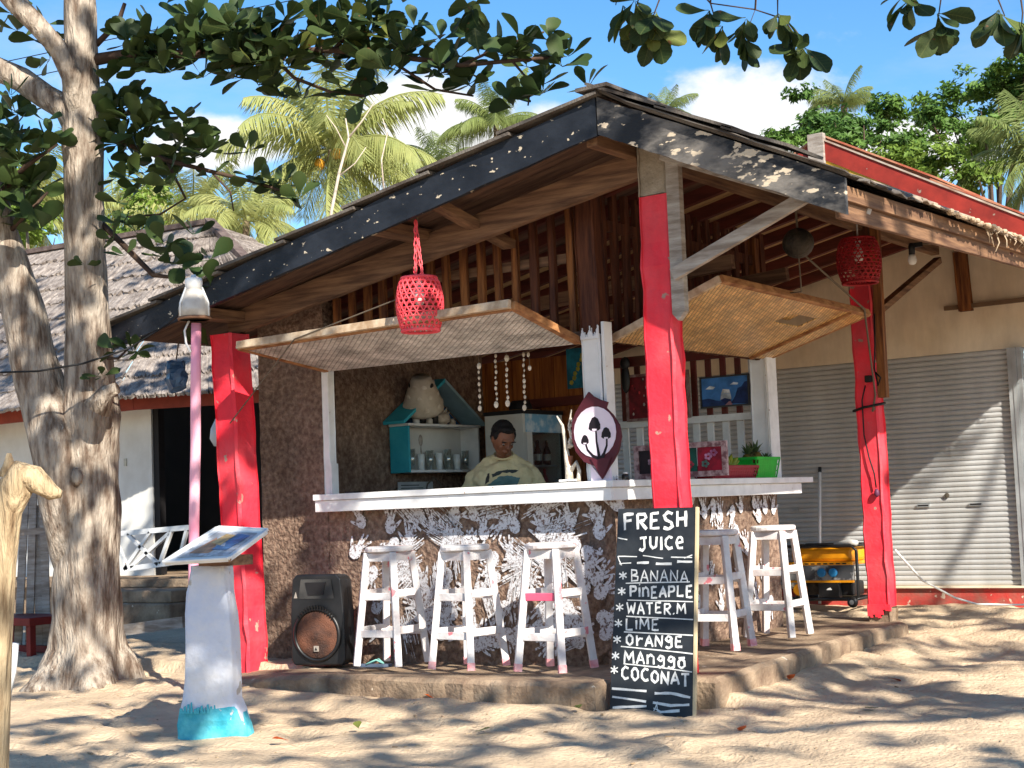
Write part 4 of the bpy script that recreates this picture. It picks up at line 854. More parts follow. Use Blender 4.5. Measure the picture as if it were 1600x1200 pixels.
for _ in range(2500):
    # crown spread through its volume; gaps cut so sun reaches shutter, posts, stools
    x = rg.uniform(.3, 11.5); y = rg.uniform(-11.5, 2.0); z = rg.uniform(4.9, 7.4)
    dn = fbm(x*.95+2, y*.95, z*.6, 3)
    if dn < CROWN_T: continue
    gx_, gy_ = x-SUN.x/SUN.z*(z-.6), y-SUN.y/SUN.z*(z-.6)   # where its shade falls
    def hit(py_): s_ = (py_-y)/-SUN.y; return x-SUN.x*s_, z-SUN.z*s_
    hx, hz = hit(4.5)
    if -.9 < hx < 1.4 and -.2 < hz < 1.9 and rg.random() < .86: continue       # gap cut so sun reaches the shutter
    hx, hz = hit(-.42)
    if .1 < hx < 1.35 and .5 < hz < 2.5 and rg.random() < .93: continue
    if -2.4 < hx < .3 and 0 < hz < 1.1 and rg.random() < .40: continue
    hx, hz = hit(2.72)
    if .1 < hx < 1.0 and -.1 < hz < 1.5 and rg.random() < .88: continue
    hx, hz = hit(1.6)
    if -.1 < hx < .9 and -.2 < hz < 1.1 and rg.random() < .7: continue
    if y > .4 or (gy_ < -1 and rg.random() < .12): continue
    v_ = V((x, y, z))-CAMPOS; f_ = v_.dot(FW)
    if f_ > .3:
        sx = 800+FPX*v_.dot(RI)/f_; sy = 600-FPX*v_.dot(UI)/f_
        if -150 < sx < 1750 and -120 < sy: continue
    lo.rosette(V((x, y, z)), V((rg.uniform(-.4, .4), rg.uniform(-.4, .4), 1)), 6, 1.15, .2, obj=False); cnt += 1
for _ in range(70):   # leaves added out of view to shade the left trunk
    p_ = V((-3.35+rg.uniform(-.5, .5), -1.1+rg.uniform(-.5, .5), rg.uniform(.2, 4.2)))+SUN*rg.uniform(5.6, 8.0)
    if p_.z > 4.6: lo.rosette(p_, V((rg.uniform(-.4, .4), rg.uniform(-.4, .4), 1)), 6, 1.15, .2, obj=False)
for _ in range(16):   # unseen leaves added on the sun line to shade the menu stand
    p_ = V((-.85, -2.3, .35))+SUN*((rg.uniform(5.0, 6.4))/SUN.z)+V((rg.uniform(-.35, .35), rg.uniform(-.35, .35), rg.uniform(-.3, .3))); lo.rosette(p_, V((rg.uniform(-.4, .4), rg.uniform(-.4, .4), 1)), 7, 1.2, .2, obj=False)
lo.done()
print('overhead rosettes', cnt)

# ------------------------------------------------------------------ palms and trees far behind
def frond_data(sd, m, el0, bend, Lf=1., nl=84, dead=False):
    rg = random.Random(sd); mb = MB(); pts = []; a = el0; p = V((0, 0, 0)); n = 12
    for i in range(n+1):
        pts.append(p.copy()); p = p+V((math.cos(a), 0, math.sin(a)))*(Lf/n); a -= bend/n*(.5+i/n)
    mb.tube(pts, [.014*(1-.85*i/n) for i in range(n+1)], 4)
    for k in range(nl):
        t = .12+.87*k/nl; f = t*n; i = min(n-1, int(f)); q = pts[i].lerp(pts[i+1], f-i); d = (pts[i+1]-pts[i]).normalized()
        l_ = .30*math.sin(math.pi*min(1, .12+t*.86))**.6*rg.uniform(.8, 1.15)
        for s in (-1, 1):
            side = V((0, s, 0)); dn = V((0, 0, -1)); v_ = (d*.55+side*.75+dn*rg.uniform(.25, .95)).normalized(); wv = d*.0062
            m1 = q+v_*l_*.5+dn*.02; e = q+v_*l_+dn*(.10+.1*rg.random())*l_*2
            mb.add([q-wv*.6, q+wv*.6, m1+wv, m1-wv, e], [(0, 1, 2, 3), (3, 2, 4)])
    o = mb.build('frond', m); d_ = o.data; bpy.data.objects.remove(o); return d_
FRY = [frond_data(i, M_palmy, R(e), R(b)) for i, (e, b) in enumerate(((75, 60), (55, 85), (35, 95), (15, 90), (-10, 70), (-40, 30)))]
FRG = [frond_data(20+i, M_palm, R(e), R(b)) for i, (e, b) in enumerate(((78, 50), (58, 75), (38, 90), (18, 90), (-8, 70), (-40, 30)))]
def palm(px, py, d, rpx, label, data, n=22, base=None, lean=(0, 0), seed=0, nuts=False, up=0):
    c = D(px, py, d); Lf = rpx/FPX*d; b = V((c.x+lean[0], c.y+lean[1], -.2)); rg = random.Random(seed)
    t = thing('palm_tree', label, 'palm tree', b, 'palm trees behind the huts')
    k = Lf/2.6
    MB().tube([b.lerp(c, i/8)+V((math.sin(i*.8)*.06, 0, 0)) for i in range(9)], [(.20-.09*i/8)*max(.6, k) for i in range(9)], 10, jit=.05).build('trunk', M_trunk, t, smooth=True)
    for i in range(n):
        lv = min(5, int(i/n*6+rg.uniform(-.4, .4)+.2)); lv = max(0, lv)
        if up: lv = min(lv, up)
        o = bpy.data.objects.new('frond', data[lv]); COL.objects.link(o); attach(o, t)
        o.matrix_basis = Matrix.Translation(c) @ Matrix.Rotation(i*2.4+rg.uniform(-.3, .3), 4, 'Z') @ Matrix.Rotation(rg.uniform(-.25, .25), 4, 'X') @ Matrix.Scale(Lf*rg.uniform(.8, 1.15), 4)
    if nuts:
        for i in range(7): MB().ball(c+V((math.cos(i*2)*.22*k*1.3, math.sin(i*2)*.22*k*1.3, -.15-.08*(i % 3))), .12*k, 8).build('coconut', mat('coconut_yellow', lin((206, 150, 50)), .5), t, smooth=True)
palm(520, 235, 34, 200, 'large yellow green coconut palm with hanging fronds behind the black roof edge', FRY, 30, seed=1, nuts=True)
palm(775, 195, 36, 95, 'upright bright palm just left of the roof peak', FRG, 22, seed=2, up=3)
palm(690, 262, 38, 80, 'smaller palm low between two taller palms above the roof', FRG, 16, seed=3, up=4)
palm(1040, 178, 40, 60, 'small palm top showing just right of the roof peak', FRG, 14, seed=4, up=3)
palm(1318, 165, 30, 62, 'pale palm top rising out of the leafy tree at right', FRG, 14, seed=5, up=2)
palm(1625, 250, 19, 150, 'dark green palm with drooping fronds at the right edge', FRG, 20, seed=6)
palm(385, 345, 30, 120, 'low yellow palm behind the thatched house ridge', FRY, 18, seed=7)
palm(300, 340, 33, 120, 'low palm seen through the almond leaves beyond the thatched roof', FRY, 18, seed=8)
palm(40, 330, 30, 150, 'yellow palm at far left behind the forked trunk', FRY, 20, seed=9)
palm(180, 330, 36, 120, 'palm between the forked trunk and the thatched ridge', FRY, 18, seed=13)
# tree with pale bare twigs
bt = thing('bare_tree', 'thin pale leafless tree in front of the large palm', 'tree', D(520, 520, 27))
for pts, rr in (([(512, 420), (518, 330), (530, 270), (545, 215), (540, 185)], (5, 4.5, 4, 3, 1.5)), ([(545, 215), (565, 190), (585, 160), (600, 130)], (3, 2.2, 1.6, 1)), ([(540, 230), (525, 200), (510, 180)], (2, 1.5, 1)), ([(530, 275), (555, 255), (572, 230)], (2, 1.5, 1)), ([(600, 300), (596, 250), (605, 210), (598, 185)], (2.5, 2, 1.5, 1))):
    MB().tube([D(a, b, 27) for a, b in pts], [r*.6*27/FPX for r in rr], 6).build('branch', mat('pale_bark', lin((206, 190, 172)), .9), bt, smooth=True)
def broad(label, d, clumps, m, lsz, dens, seed, trunk_px):
    rg = random.Random(seed); s = d/FPX; b = D(trunk_px[0], trunk_px[1], d); b.z = -.2; t = thing('broadleaf_tree', label, 'tree', b, 'leafy trees behind the shop')
    top = D(clumps[0][0], clumps[0][1]+clumps[0][2]*.5, d)
    mid = b.lerp(top, .6); MB().tube([b, b.lerp(mid, .5), mid, top], [.20, .14, .07, .01], 10, jit=.08).build('trunk', M_bark, t, smooth=True)
    for cx, cy, r_ in clumps[1:]: MB().tube([mid, mid.lerp(D(cx, cy, d), .5)+V((.05, 0, .1)), mid.lerp(D(cx, cy+r_*.4, d), .9)], [.045, .028, .006], 6).build('limb', M_barkd, t, smooth=True)
    mb = MB()
    for cx, cy, r_ in clumps:
        rr = r_*s; c0 = D(cx, cy, d)+V((rg.uniform(-.4, .4), rg.uniform(-.6, .6), 0))
        for q in range(int(7+r_*.26)):   # leafy sprays spread through the clump
            v_ = V((rg.gauss(0, 1), rg.gauss(0, 1), rg.gauss(0, .8))).normalized()*rr*rg.uniform(.25, 1.0); v_.z *= .72; sp = c0+v_; sr = rr*rg.uniform(.22, .42)
            nrm0 = (v_.normalized()+V((0, 0, .9))).normalized()
            for _ in range(int(dens*sr*sr/(lsz*lsz))):
                o_ = V((rg.gauss(0, .5), rg.gauss(0, .5), rg.gauss(0, .28)))*sr; p = sp+o_
                a = (nrm0+V((rg.uniform(-1, 1), rg.uniform(-1, 1), rg.uniform(-.6, 1)))*.9).normalized(); e1 = a.orthogonal().normalized(); e2 = a.cross(e1); an = rg.uniform(0, 6.28); u = (e1*math.cos(an)+e2*math.sin(an))*lsz*rg.uniform(.6, 1.3); w_ = a.cross(u)*.42
                mb.add([p-u*.5, p+w_*.5+a*lsz*.06, p+u*.5, p-w_*.5+a*lsz*.06], [(0, 1, 2, 3)])
    mb.build('crown', m, t, kind='stuff')
broad('sunlit round leafy tree above the red roof peak', 21, [(1330, 185, 55), (1285, 180, 38), (1245, 222, 32), (1290, 225, 45), (1380, 165, 36), (1350, 150, 34), (1400, 220, 42), (1340, 235, 50), (1300, 150, 26), (1265, 200, 36), (1320, 260, 40), (1375, 215, 40), (1420, 195, 26)], M_tree1, .10, 34, 1, (1350, 500))
broad('bright leafy tree with open layered branches at top right', 23, [(1540, 160, 60), (1480, 150, 40), (1445, 150, 24), (1590, 120, 55), (1560, 105, 36), (1510, 185, 42), (1620, 170, 60), (1585, 200, 40), (1640, 90, 60), (1530, 125, 40), (1470, 180, 36), (1555, 215, 44), (1605, 60, 36)], M_tree1, .105, 32, 2, (1560, 500))
broad('low bright green tree over the red roof slope', 19.5, [(1450, 255, 48), (1410, 270, 40), (1500, 245, 45), (1500, 295, 40), (1540, 280, 36), (1460, 295, 40), (1385, 262, 30)], M_tree2, .10, 34, 3, (1470, 500))
broad('pale green tree seen through leaves left of the forked trunk', 26, [(40, 270, 60), (90, 330, 55), (0, 340, 60), (220, 350, 50), (260, 310, 45)], M_tree2, .14, 14, 4, (60, 600))

# ------------------------------------------------------------------ stools
def make_stool():
    r = thing('bar_stool', '', 'stool', (0, 0, 0), 'white bar stools')
    mb = MB(); mb.lathe([(.001, .705), (.135, .705), (.148, .712), (.150, .728), (.146, .738), (.135, .742), (.001, .743)], 22); local(mb.build('seat', M_stool, smooth=False), r)
    T, Bs = .098, .158
    for i, (sx, sy) in enumerate(((-1, -1), (1, -1), (1, 1), (-1, 1))):
        mb = MB(); mb.bar((sx*Bs, sy*Bs, 0), (sx*T, sy*T, .704), .042, .042, (sx, sy, 0)); local(mb.build('leg', M_stool, bevel=.004), r)
    def at_(z): return Bs+(T-Bs)*z/.704
    for z, h in ((.20, .045), (.43, .045)):
        e = at_(z)
        for a, b in (((-1, -1), (1, -1)), ((1, -1), (1, 1)), ((1, 1), (-1, 1)), ((-1, 1), (-1, -1))):
            zz = z+(.02 if a[0] == b[0] else 0); mb = MB(); mb.bar((a[0]*e, a[1]*e, zz), (b[0]*e, b[1]*e, zz), .022, h); local(mb.build('rung', M_stool, bevel=.003), r)
    for a, b in (((-1, -1), (1, -1)), ((1, -1), (1, 1)), ((1, 1), (-1, 1)), ((-1, 1), (-1, -1))):
        e = at_(.675); mb = MB(); mb.bar((a[0]*e, a[1]*e, .675), (b[0]*e, b[1]*e, .675), .02, .05); local(mb.build('apron', M_stool), r)
    return r
def copy_thing(o):
    c = o.copy(); COL.objects.link(c)
    for ch in list(o.children):
        d = ch.copy(); COL.objects.link(d); d.parent = c
        for g2 in list(ch.children): e = g2.copy(); COL.objects.link(e); e.parent = d
    return c
st0 = make_stool()
spots = [((-1.345, -.40), 4, 'white wooden bar stool nearest the black loudspeaker'), ((-.735, -.42), -5, 'white wooden bar stool with pink feet, middle of the front three'), ((-.125, -.40), -2, 'white wooden bar stool with one bright pink rung by the chalkboard'), ((.34, .72), 8, 'white wooden bar stool half hidden behind the chalkboard'), ((.33, 1.57), 3, 'white wooden bar stool farthest right, its seat in full sun')]
for i, ((x, y), a, lb) in enumerate(spots):
    o = st0 if i == 0 else copy_thing(st0); o.location = (x, y, plat_z(x, y)+.002); o.rotation_euler = (0, 0, R(a)); o['label'] = lb
    o.scale = (1, 1, 1.0+.02*((i*3) % 3-1))
    if i == 2:
        ch = [c for c in o.children if c.name.startswith('rung')][4]; ch.data = ch.data.copy(); ch.data.materials[0] = M_pinkrung; ch['label'] = 'bright pink upper rung'
    if i in (1, 2, 3):
        for c in [c for c in o.children if c.name.startswith('leg')]:
            b0 = c.data.vertices; lo_ = min(v.co.z for v in b0); q = [v.co for v in b0 if v.co.z < .1]; m_ = sum((v for v in q), V())/len(q); t_ = sum((v.co for v in b0 if v.co.z > .5), V())/4
            mb = MB(); mb.bar(m_+(t_-m_)*.001, m_.lerp(t_, .065), .0445, .0445, (m_.x, m_.y, 0)); e = local(mb.build('paint_foot', mat('faded_pink', lin((226, 128, 136)), .6, lin((232, 190, 188)), 20)), c)

# ------------------------------------------------------------------ chalkboard
cb = thing('chalkboard', 'tall black chalkboard listing fresh juices, leaning on the middle red post', 'chalkboard', (.66, -.74, -.2))
TLb, TRb, BRb, BLb = V((.385, -.475, .885)), V((.872, -.475, .880)), V((.935, -.735, -.215)), V((.432, -.735, -.205))
nb = (TRb-TLb).cross(BLb-TLb).normalized(); nb = nb if nb.y < 0 else -nb
MB().prism([TLb, TRb, BRb, BLb], -nb*.014).build('panel', M_black, cb)
ex = (TRb-TLb).normalized()
MB().bar(TRb+ex*.008-nb*.006, BRb+ex*.008-nb*.006, .012, .022, nb).build('edge_strip', mat('raw_strip', lin((206, 186, 150)), .8), cb)
M_chalk = mat('white_lettering', (.78, .78, .76), .8, (.62, .62, .60), 40)
FONT = {'F': [[(.1, 0), (.12, 1)], [(0, .08), (1, .05)], [(.1, .48), (.8, .42)]], 'R': [[(.1, .05), (.12, 1)], [(.05, .05), (.8, .05), (.95, .25), (.7, .45), (.12, .52)], [(.35, .52), (1, 1)]], 'E': [[(.9, .02), (.15, .05), (.12, .97), (.95, .95)], [(.15, .5), (.75, .47)]],
 'S': [[(.95, .1), (.5, 0), (.1, .2), (.3, .45), (.8, .6), (.95, .82), (.5, 1), (.05, .9)]], 'H': [[(.1, 0), (.1, 1)], [(.9, 0), (.92, 1)], [(.1, .5), (.9, .47)]], 'J': [[(.1, .05), (.95, 0)], [(.65, .02), (.68, .8), (.4, 1), (.05, .85)]],
 'U': [[(.08, 0), (.1, .75), (.4, 1), (.8, .85), (.9, .05)]], 'I': [[(.5, 0), (.5, 1)]], 'C': [[(.95, .12), (.5, 0), (.1, .3), (.1, .75), (.5, 1), (.95, .88)]], 'e': [[(.1, .55), (.9, .45), (.75, .1), (.35, .1), (.08, .5), (.3, .92), (.9, .9)]],
 'B': [[(.1, 0), (.1, 1)], [(0, 0), (.75, .05), (.8, .35), (.15, .48)], [(.15, .48), (.95, .6), (.9, .9), (0, 1)]], 'A': [[(0, 1), (.5, 0), (1, 1)], [(.2, .65), (.8, .65)]], 'N': [[(.05, 1), (.05, 0), (.9, 1), (.95, 0)]], 'P': [[(.1, 0), (.1, 1)], [(0, .05), (.8, .05), (.95, .3), (.7, .5), (.1, .52)]],
 'n': [[(.1, .15), (.1, 1)], [(.1, .4), (.5, .15), (.9, .35), (.92, 1)]], 'W': [[(0, 0), (.25, 1), (.5, .3), (.75, 1), (1, 0)]], 'T': [[(0, .03), (1, 0)], [(.5, .02), (.5, 1)]], 'M': [[(.02, 1), (.1, 0), (.5, .7), (.9, 0), (1, 1)]], 'L': [[(.1, 0), (.1, .97), (.95, .95)]],
 'O': [[(.5, .02), (.1, .3), (.1, .75), (.5, 1), (.9, .75), (.9, .3), (.5, .02)]], 'r': [[(.15, .05), (.2, 1)], [(.2, .6), (.55, .3), (.95, .35)]], 'g': [[(.9, .2), (.4, .05), (.1, .35), (.5, .55), (.9, .2)], [(.9, .2), (.85, .95), (.4, 1.1), (.1, .95)]],
 '.': [[(.3, .9), (.6, 1)]], '*': [[(.5, 0), (.5, 1)], [(0, .25), (1, .75)], [(0, .8), (1, .2)]], 'i': [[(.5, .15), (.5, 1)], [(.45, -.1), (.55, -.08)]], 'o': [[(.5, .2), (.1, .45), (.15, .85), (.5, 1), (.9, .8), (.85, .4), (.5, .2)], [(.1, .15), (.9, .1)]]}
def bp(zx, zy):
    t = (zy-163)/(1143-163); xl = 258+(212-258)*t; xr = 610+(598-610)*t; s = (zx-xl)/(xr-xl)
    return TLb.lerp(TRb, s).lerp(BLb.lerp(BRb, s), t)
def strokes(parent, polys, wz, name, m, sd=0, plane=bp, nrm=None):
    rg = random.Random(sd); mb = MB(); e = .0012; nrm = nrm or nb
    for pl in polys:
        P = []
        for i in range(len(pl)-1):
            for q in range(3): t = q/3; P.append((pl[i][0]+(pl[i+1][0]-pl[i][0])*t+rg.uniform(-.8, .8), pl[i][1]+(pl[i+1][1]-pl[i][1])*t+rg.uniform(-.8, .8)))
        P.append(pl[-1])
        Q = [plane(*p) for p in P]; wq = (plane(P[0][0]+wz, P[0][1])-plane(*P[0])).length/2
        Lp, Rp = [], []
        for i, q in enumerate(Q):
            d = Q[min(i+1, len(Q)-1)]-Q[max(i-1, 0)]; s = d.cross(nrm).normalized(); w_ = wq*rg.uniform(.75, 1.2); Lp.append(q+s*w_+nrm*e); Rp.append(q-s*w_+nrm*e)
        n_ = len(Q); mb.add(Lp+Rp, [(i, i+1, n_+i+1, n_+i) for i in range(n_-1)]); e += .00012
    return mb.build(name, m, parent)
def word(txt, x0, x1, y0, y1, wz, slope=0., wts=None, sd=0):
    n = len(txt); wt = [(.45 if c in 'Ii.' else 1.25 if c in 'WM' else 1) for c in txt]; tot = sum(wt); x = x0; polys = []; rg = random.Random(sd)
    for c, k in zip(txt, wt):
        cw = (x1-x0)*k/tot; dy = rg.uniform(-3, 3)+slope*(x-x0); hh = (y1-y0)*rg.uniform(.93, 1.05)
        if c != ' ':
            for s in FONT[c]: polys.append([(x+cw*.1+px*cw*.76, y0+dy+py*hh) for px, py in s])
        x += cw
    return strokes(cb, polys, wz, 'lettering', M_chalk, sd)
word('FRESH', 278, 580, 188, 268, 12, -.02, sd=1); word('JUICe', 350, 565, 303, 365, 10, -.02, sd=2)
word('BANANA', 312, 584, 463, 518, 6, 0, sd=3); word('PinEAPLE', 308, 604, 540, 594, 9, -.02, sd=4); word('WATER.M', 292, 574, 616, 668, 8, 0, sd=5); word('LiME', 287, 452, 692, 745, 8, 0, sd=6)
word('OrANgE', 288, 560, 768, 822, 9, .01, sd=7); word('MAnggo', 278, 574, 848, 902, 9, .05, sd=8); word('COCONAT', 266, 590, 920, 978, 10, .06, sd=9)
strokes(cb, [[(x+p[0]*34, y+p[1]*38) for p in s] for (x, y) in ((262, 470), (256, 546), (246, 622), (240, 698), (234, 775), (226, 852), (220, 918)) for s in FONT['*']], 6, 'star_marks', M_chalk, 11)
_rl = ([[(292, 526), (585, 516)], [(300, 606), (600, 608)], [(295, 683), (600, 690)], [(282, 758), (600, 762)], [(268, 826), (450, 836), (600, 846)], [(280, 906), (450, 915), (596, 928)], [(258, 396), (345, 398)], [(372, 392), (465, 406)], [(500, 400), (595, 402)], [(560, 405), (596, 390)], [(255, 396), (272, 440)], [(262, 432), (318, 428)], [(255, 305), (300, 315)]])
for k, q_ in enumerate(_rl): strokes(cb, [q_], 4.5, 'rule_line', M_chalk, 12+k)
_dl = ([[(345, 428), (400, 426)], [(432, 432), (504, 432)], [(528, 422), (596, 422)], [(225, 1024), (388, 1026)], [(226, 1062), (386, 1074)], [(228, 1112), (300, 1104), (388, 1094)], [(425, 1034), (500, 1028), (588, 1042)], [(418, 1076), (500, 1084), (584, 1074)], [(430, 1120), (540, 1104)]])
for k, q_ in enumerate(_dl): strokes(cb, [q_], 10, 'dash_mark', M_chalk, 40+k)
strokes(cb, [[(440, 1070), (412, 1138)], [(436, 1080), (442, 1140)], [(420, 1100), (452, 1112)]], 4, 'mark', M_chalk, 14)

# ------------------------------------------------------------------ loudspeaker
sp = thing('loudspeaker', 'black loudspeaker with rusty round grille on the floor by the left red post', 'speaker', (-2.06, -.30, -.08))
fx = V((.97, .22, 0)).normalized(); fy = V((-fx.y, fx.x, 0)); sb = V((-1.965, -.40, plat_z(-1.96, -.35)+.004)); W2, HT, DP = .198, .58, .27
def sp_(a, b, c): return sb+fx*a+fy*b+V((0, 0, c))
pr = [(-W2+.02, 0), (W2-.02, 0), (W2, .03), (W2, HT*.55), (W2-.02, HT-.03), (W2-.05, HT), (-W2+.05, HT), (-W2+.02, HT-.03), (-W2, HT*.55), (-W2, .03)]
mb = MB(); mb.prism([sp_(a, 0, c) for a, c in pr], fy*.08); mb.prism([sp_(a*.98, .081, c*.985+.003) for a, c in pr], fy*.06)
q0 = [sp_(a*.96, .142, c*.98+.004) for a, c in pr]; q1 = [sp_(a*.62, DP, c*.94+.012) for a, c in pr]; n = len(pr); mb.add(q0+q1, [tuple(range(n)), tuple(range(n, 2*n))]+[(i, (i+1) % n, (i+1) % n+n, i+n) for i in range(n)])
mb.build('cabinet', M_blackpl, sp, bevel=.01)
Mf = Matrix((fx, V((0, 0, 1)), -fy)).transposed()      # local z points out of the front
MB().lathe([(.001, .004), (.03, .009), (.035, .004), (.10, .003), (.148, .0), (.153, -.006)], 30, sp_(0, -.012, .195), Mf).build('grille', mat('rusty_grille', lin((122, 78, 58)), .7, lin((66, 48, 42)), 5, .4, .62, bump=.2, bscale=150), sp, smooth=True)
MB().lathe([(.153, -.012), (.153, .006), (.162, .010), (.172, .004), (.174, -.012)], 36, sp_(0, -.010, .195), Mf).build('ring', M_blackpl, sp, smooth=True)
mb = MB()
for k in range(15): a = R(40+100*k/14); mb.bar(sp_(math.cos(a)*.156, -.018, .195+math.sin(a)*.156), sp_(math.cos(a)*.174, -.024, .195+math.sin(a)*.190), .008, .012, -fy)
mb.build('vent_fins', M_blackpl, sp)
MB().prism([sp_(-.13, -.002, .425), sp_(.13, -.002, .425), sp_(.11, -.002, .55), sp_(-.11, -.002, .55)], -fy*.004).build('horn_mouth', mat('horn_grey', lin((70, 68, 66)), .5, lin((40, 40, 40)), 4), sp)
MB().prism([sp_(-.055, -.006, .45), sp_(.055, -.006, .45), sp_(.075, -.006, .53), sp_(-.075, -.006, .53)], -fy*.006).build('horn_throat', M_dark, sp)
bd = MB().mm((0, 0, 0), (0, 0, 0)); bd = MB().prism([sp_(-.016, -.026, .09), sp_(.016, -.026, .09), sp_(.016, -.026, .125), sp_(-.016, -.026, .125)], fy*.014).build('badge', mat('badge_silver', lin((170, 160, 150)), .4), sp)
MB().prism([sp_(-.010, -.0275, .097), sp_(.010, -.0275, .097), sp_(0, -.0275, .118)], fy*.001).build('emblem', M_dark, bd)
MB().prism([sp_(-.165, -.003, .43), sp_(-.140, -.003, .43), sp_(-.150, -.003, .47)], -fy*.003).build('corner_mark', mat('badge_silver', (0, 0, 0)), sp)

# flip flop, dark shoe
ff = thing('flip_flop', 'blue rubber flip flop lying in front of the leftmost stool', 'flip flop', Zp(583, 1041, -.025))
c = Zp(583, 1042, -.028); u = V((.95, .30, 0)).normalized(); v_ = V((-u.y, u.x, 0))
MB().prism([c+u*(a*.125)+v_*(b*.045) for a, b in ((-1, -.3), (-.9, -.75), (-.4, -.7), (.2, -.8), (.7, -1), (.95, -.6), (1, 0), (.95, .6), (.6, .95), (.1, .75), (-.5, .7), (-.95, .6))], V((0, 0, .018))).build('sole', mat('slate_rubber', lin((84, 98, 118)), .7), ff, bevel=.004)
for s in (-1, 1): MB().tube([c+u*.07+V((0, 0, .02)), c+u*.03+v_*s*.022+V((0, 0, .045)), c-u*.03+v_*s*.036+V((0, 0, .02))], .006, 6).build('strap', mat('mint_rubber', lin((130, 190, 180)), .6), ff, smooth=True)
sh_ = thing('shoe', 'dark shoe on the sand at the foot of the left red post', 'shoe', Zp(377, 1046, -.13))
c = Zp(377, 1048, -.13); MB().lathe([(.001, 0), (.045, .0), (.05, .02), (.042, .045), (.001, .055)], 12, c, Matrix.Diagonal(V((1.5, .9, 1)))).build('upper', M_blackpl, sh_, smooth=True); MB().lathe([(.055, -.012), (.055, 0), (.001, 0.002)], 12, c, Matrix.Diagonal(V((1.45, .9, 1)))).build('sole', mat('slate_rubber', (0, 0, 0)), sh_)

# ------------------------------------------------------------------ menu stand
ms_ = thing('menu_stand', 'white painted stand with turquoise base carrying a tilted picture board', 'menu stand', Zp(340, 1150, -.17))
base = Zp(340, 1152, -.18)
prof = [(a_, b_-15, c_-15) for a_, b_, c_ in ((1152, 288, 396), (1135, 286, 392), (1112, 290, 385), (1095, 294, 378), (1060, 298, 377), (1000, 299, 374), (960, 298, 371), (925, 301, 365), (900, 306, 363), (884, 308, 362))]
dpt = (base-CAMPOS).dot(FW); rdir = V((.90, .43, 0)).normalized(); bdir = V((-rdir.y, rdir.x, 0))
def stand_rings(pf, grow=0., dep=.075, wob=.006):
    mb = MB(); nseg = 36; rg = random.Random(2)
    for yy, xl, xr in pf:
        a = D(xl, yy, dpt); b = D(xr, yy, dpt); cc = (a+b)/2; hw = (b-a).length/2/.97+grow
        for j in range(nseg):
            t = 2*math.pi*j/nseg; ce, se = math.cos(t), math.sin(t); ce = math.copysign(abs(ce)**.28, ce); se = math.copysign(abs(se)**.28, se)
            mb.v.append(tuple(cc+bdir*(.10+se*(dep+grow))+rdir*(ce*(hw+rg.uniform(-wob, wob)))))
    for i in range(len(pf)-1):
        for j in range(nseg): a = i*nseg+j; b = i*nseg+(j+1) % nseg; mb.f.append((a, b, b+nseg, a+nseg))
    mb.f += [tuple(range(nseg)), tuple(range((len(pf)-1)*nseg, len(pf)*nseg))]; return mb
M_plw = mat('blue_white_paint', lin((196, 204, 224)), .75, lin((222, 222, 226)), 3.5, .35, .65, bump=.3, bscale=16, chips=lin((176, 170, 164)), chip_scale=8, chip_lo=.66)
o = stand_rings([(1175, 271, 382)]+prof).build('pedestal', M_plw, ms_, smooth=True)
tq = mat('turquoise_paint', lin((54, 158, 180)), .7, lin((96, 190, 204)), 9, .4, .62, bump=.2, bscale=20, chips=lin((196, 196, 196)), chip_scale=14, chip_lo=.64)
mb = stand_rings([(1175, 271, 382)]+prof[:3], .003); k_ = len(mb.v)-36; rg = random.Random(77)
for j in range(36):
    p = V(mb.v[k_+j]); mb.v[k_+j] = tuple(p+V((0, 0, rg.choice((-.05, -.035, -.01, .005, .02, .03)))))
mb.build('base_band', tq, o)
rg = random.Random(18)
for k in range(17):   # ragged brush marks along the band's upper edge
    xx = 279+5.2*k; hh = rg.uniform(2, 15); fo = bdir*(.10-.0815-.0004*(k % 3)); a_, b_ = D(xx, 1116, dpt)+fo, D(xx+rg.uniform(3.5, 7), 1116, dpt)+fo; c_ = D(xx+rg.uniform(2, 5), 1112-hh, dpt)+fo; d_ = D(xx+rg.uniform(0, 1.5), 1112-hh*rg.uniform(.7, 1), dpt)+fo
    MB().prism([a_, b_, c_, d_], bdir*.006).build('brush_mark', tq, o)
F0, F1, K1, K0 = Yp(258, 884, -2.52), Yp(360, 878, -2.52), Yp(419, 834, -2.14), Yp(342, 830, -2.14)
nm_ = (F1-F0).cross(K0-F0).normalized(); nm_ = nm_ if nm_.z > 0 else -nm_
tb = MB().prism([F0, F1, K1, K0], nm_*.02).build('tilted_board', M_white, ms_, bevel=.003)
def tbp(s, t, h=.022): return F0.lerp(F1, s).lerp(K0.lerp(K1, s), t)+nm_*h
rg = random.Random(8)
for pi_, (nm, pts, mcol) in enumerate((('picture_sheet', ((.10, .12), (.92, .10), (.9, .88), (.12, .9)), (214, 216, 220)), ('picture_print', ((.22, .22), (.55, .20), (.62, .55), (.5, .8), (.3, .7)), (206, 150, 110)), ('picture_print', ((.52, .3), (.80, .25), (.86, .75), (.6, .82)), (84, 140, 190)), ('picture_print', ((.36, .5), (.58, .42), (.60, .75), (.40, .78)), (226, 190, 130)))):
    MB().prism([tbp(s, t, .0210+.0022*pi_) for s, t in pts], nm_*.001).build(nm, mat('print_%d_%d' % mcol[:2], lin(mcol), .35, lin(tuple(int(c*.75) for c in mcol)), 22, .4, .6), tb)
for a, b in (((0, 0), (1, 0)), ((1, 0), (1, 1)), ((1, 1), (0, 1)), ((0, 1), (0, 0))): MB().bar(tbp(*a), tbp(*b), .022, .012, nm_).build('frame_strip', M_white, tb, bevel=.002)
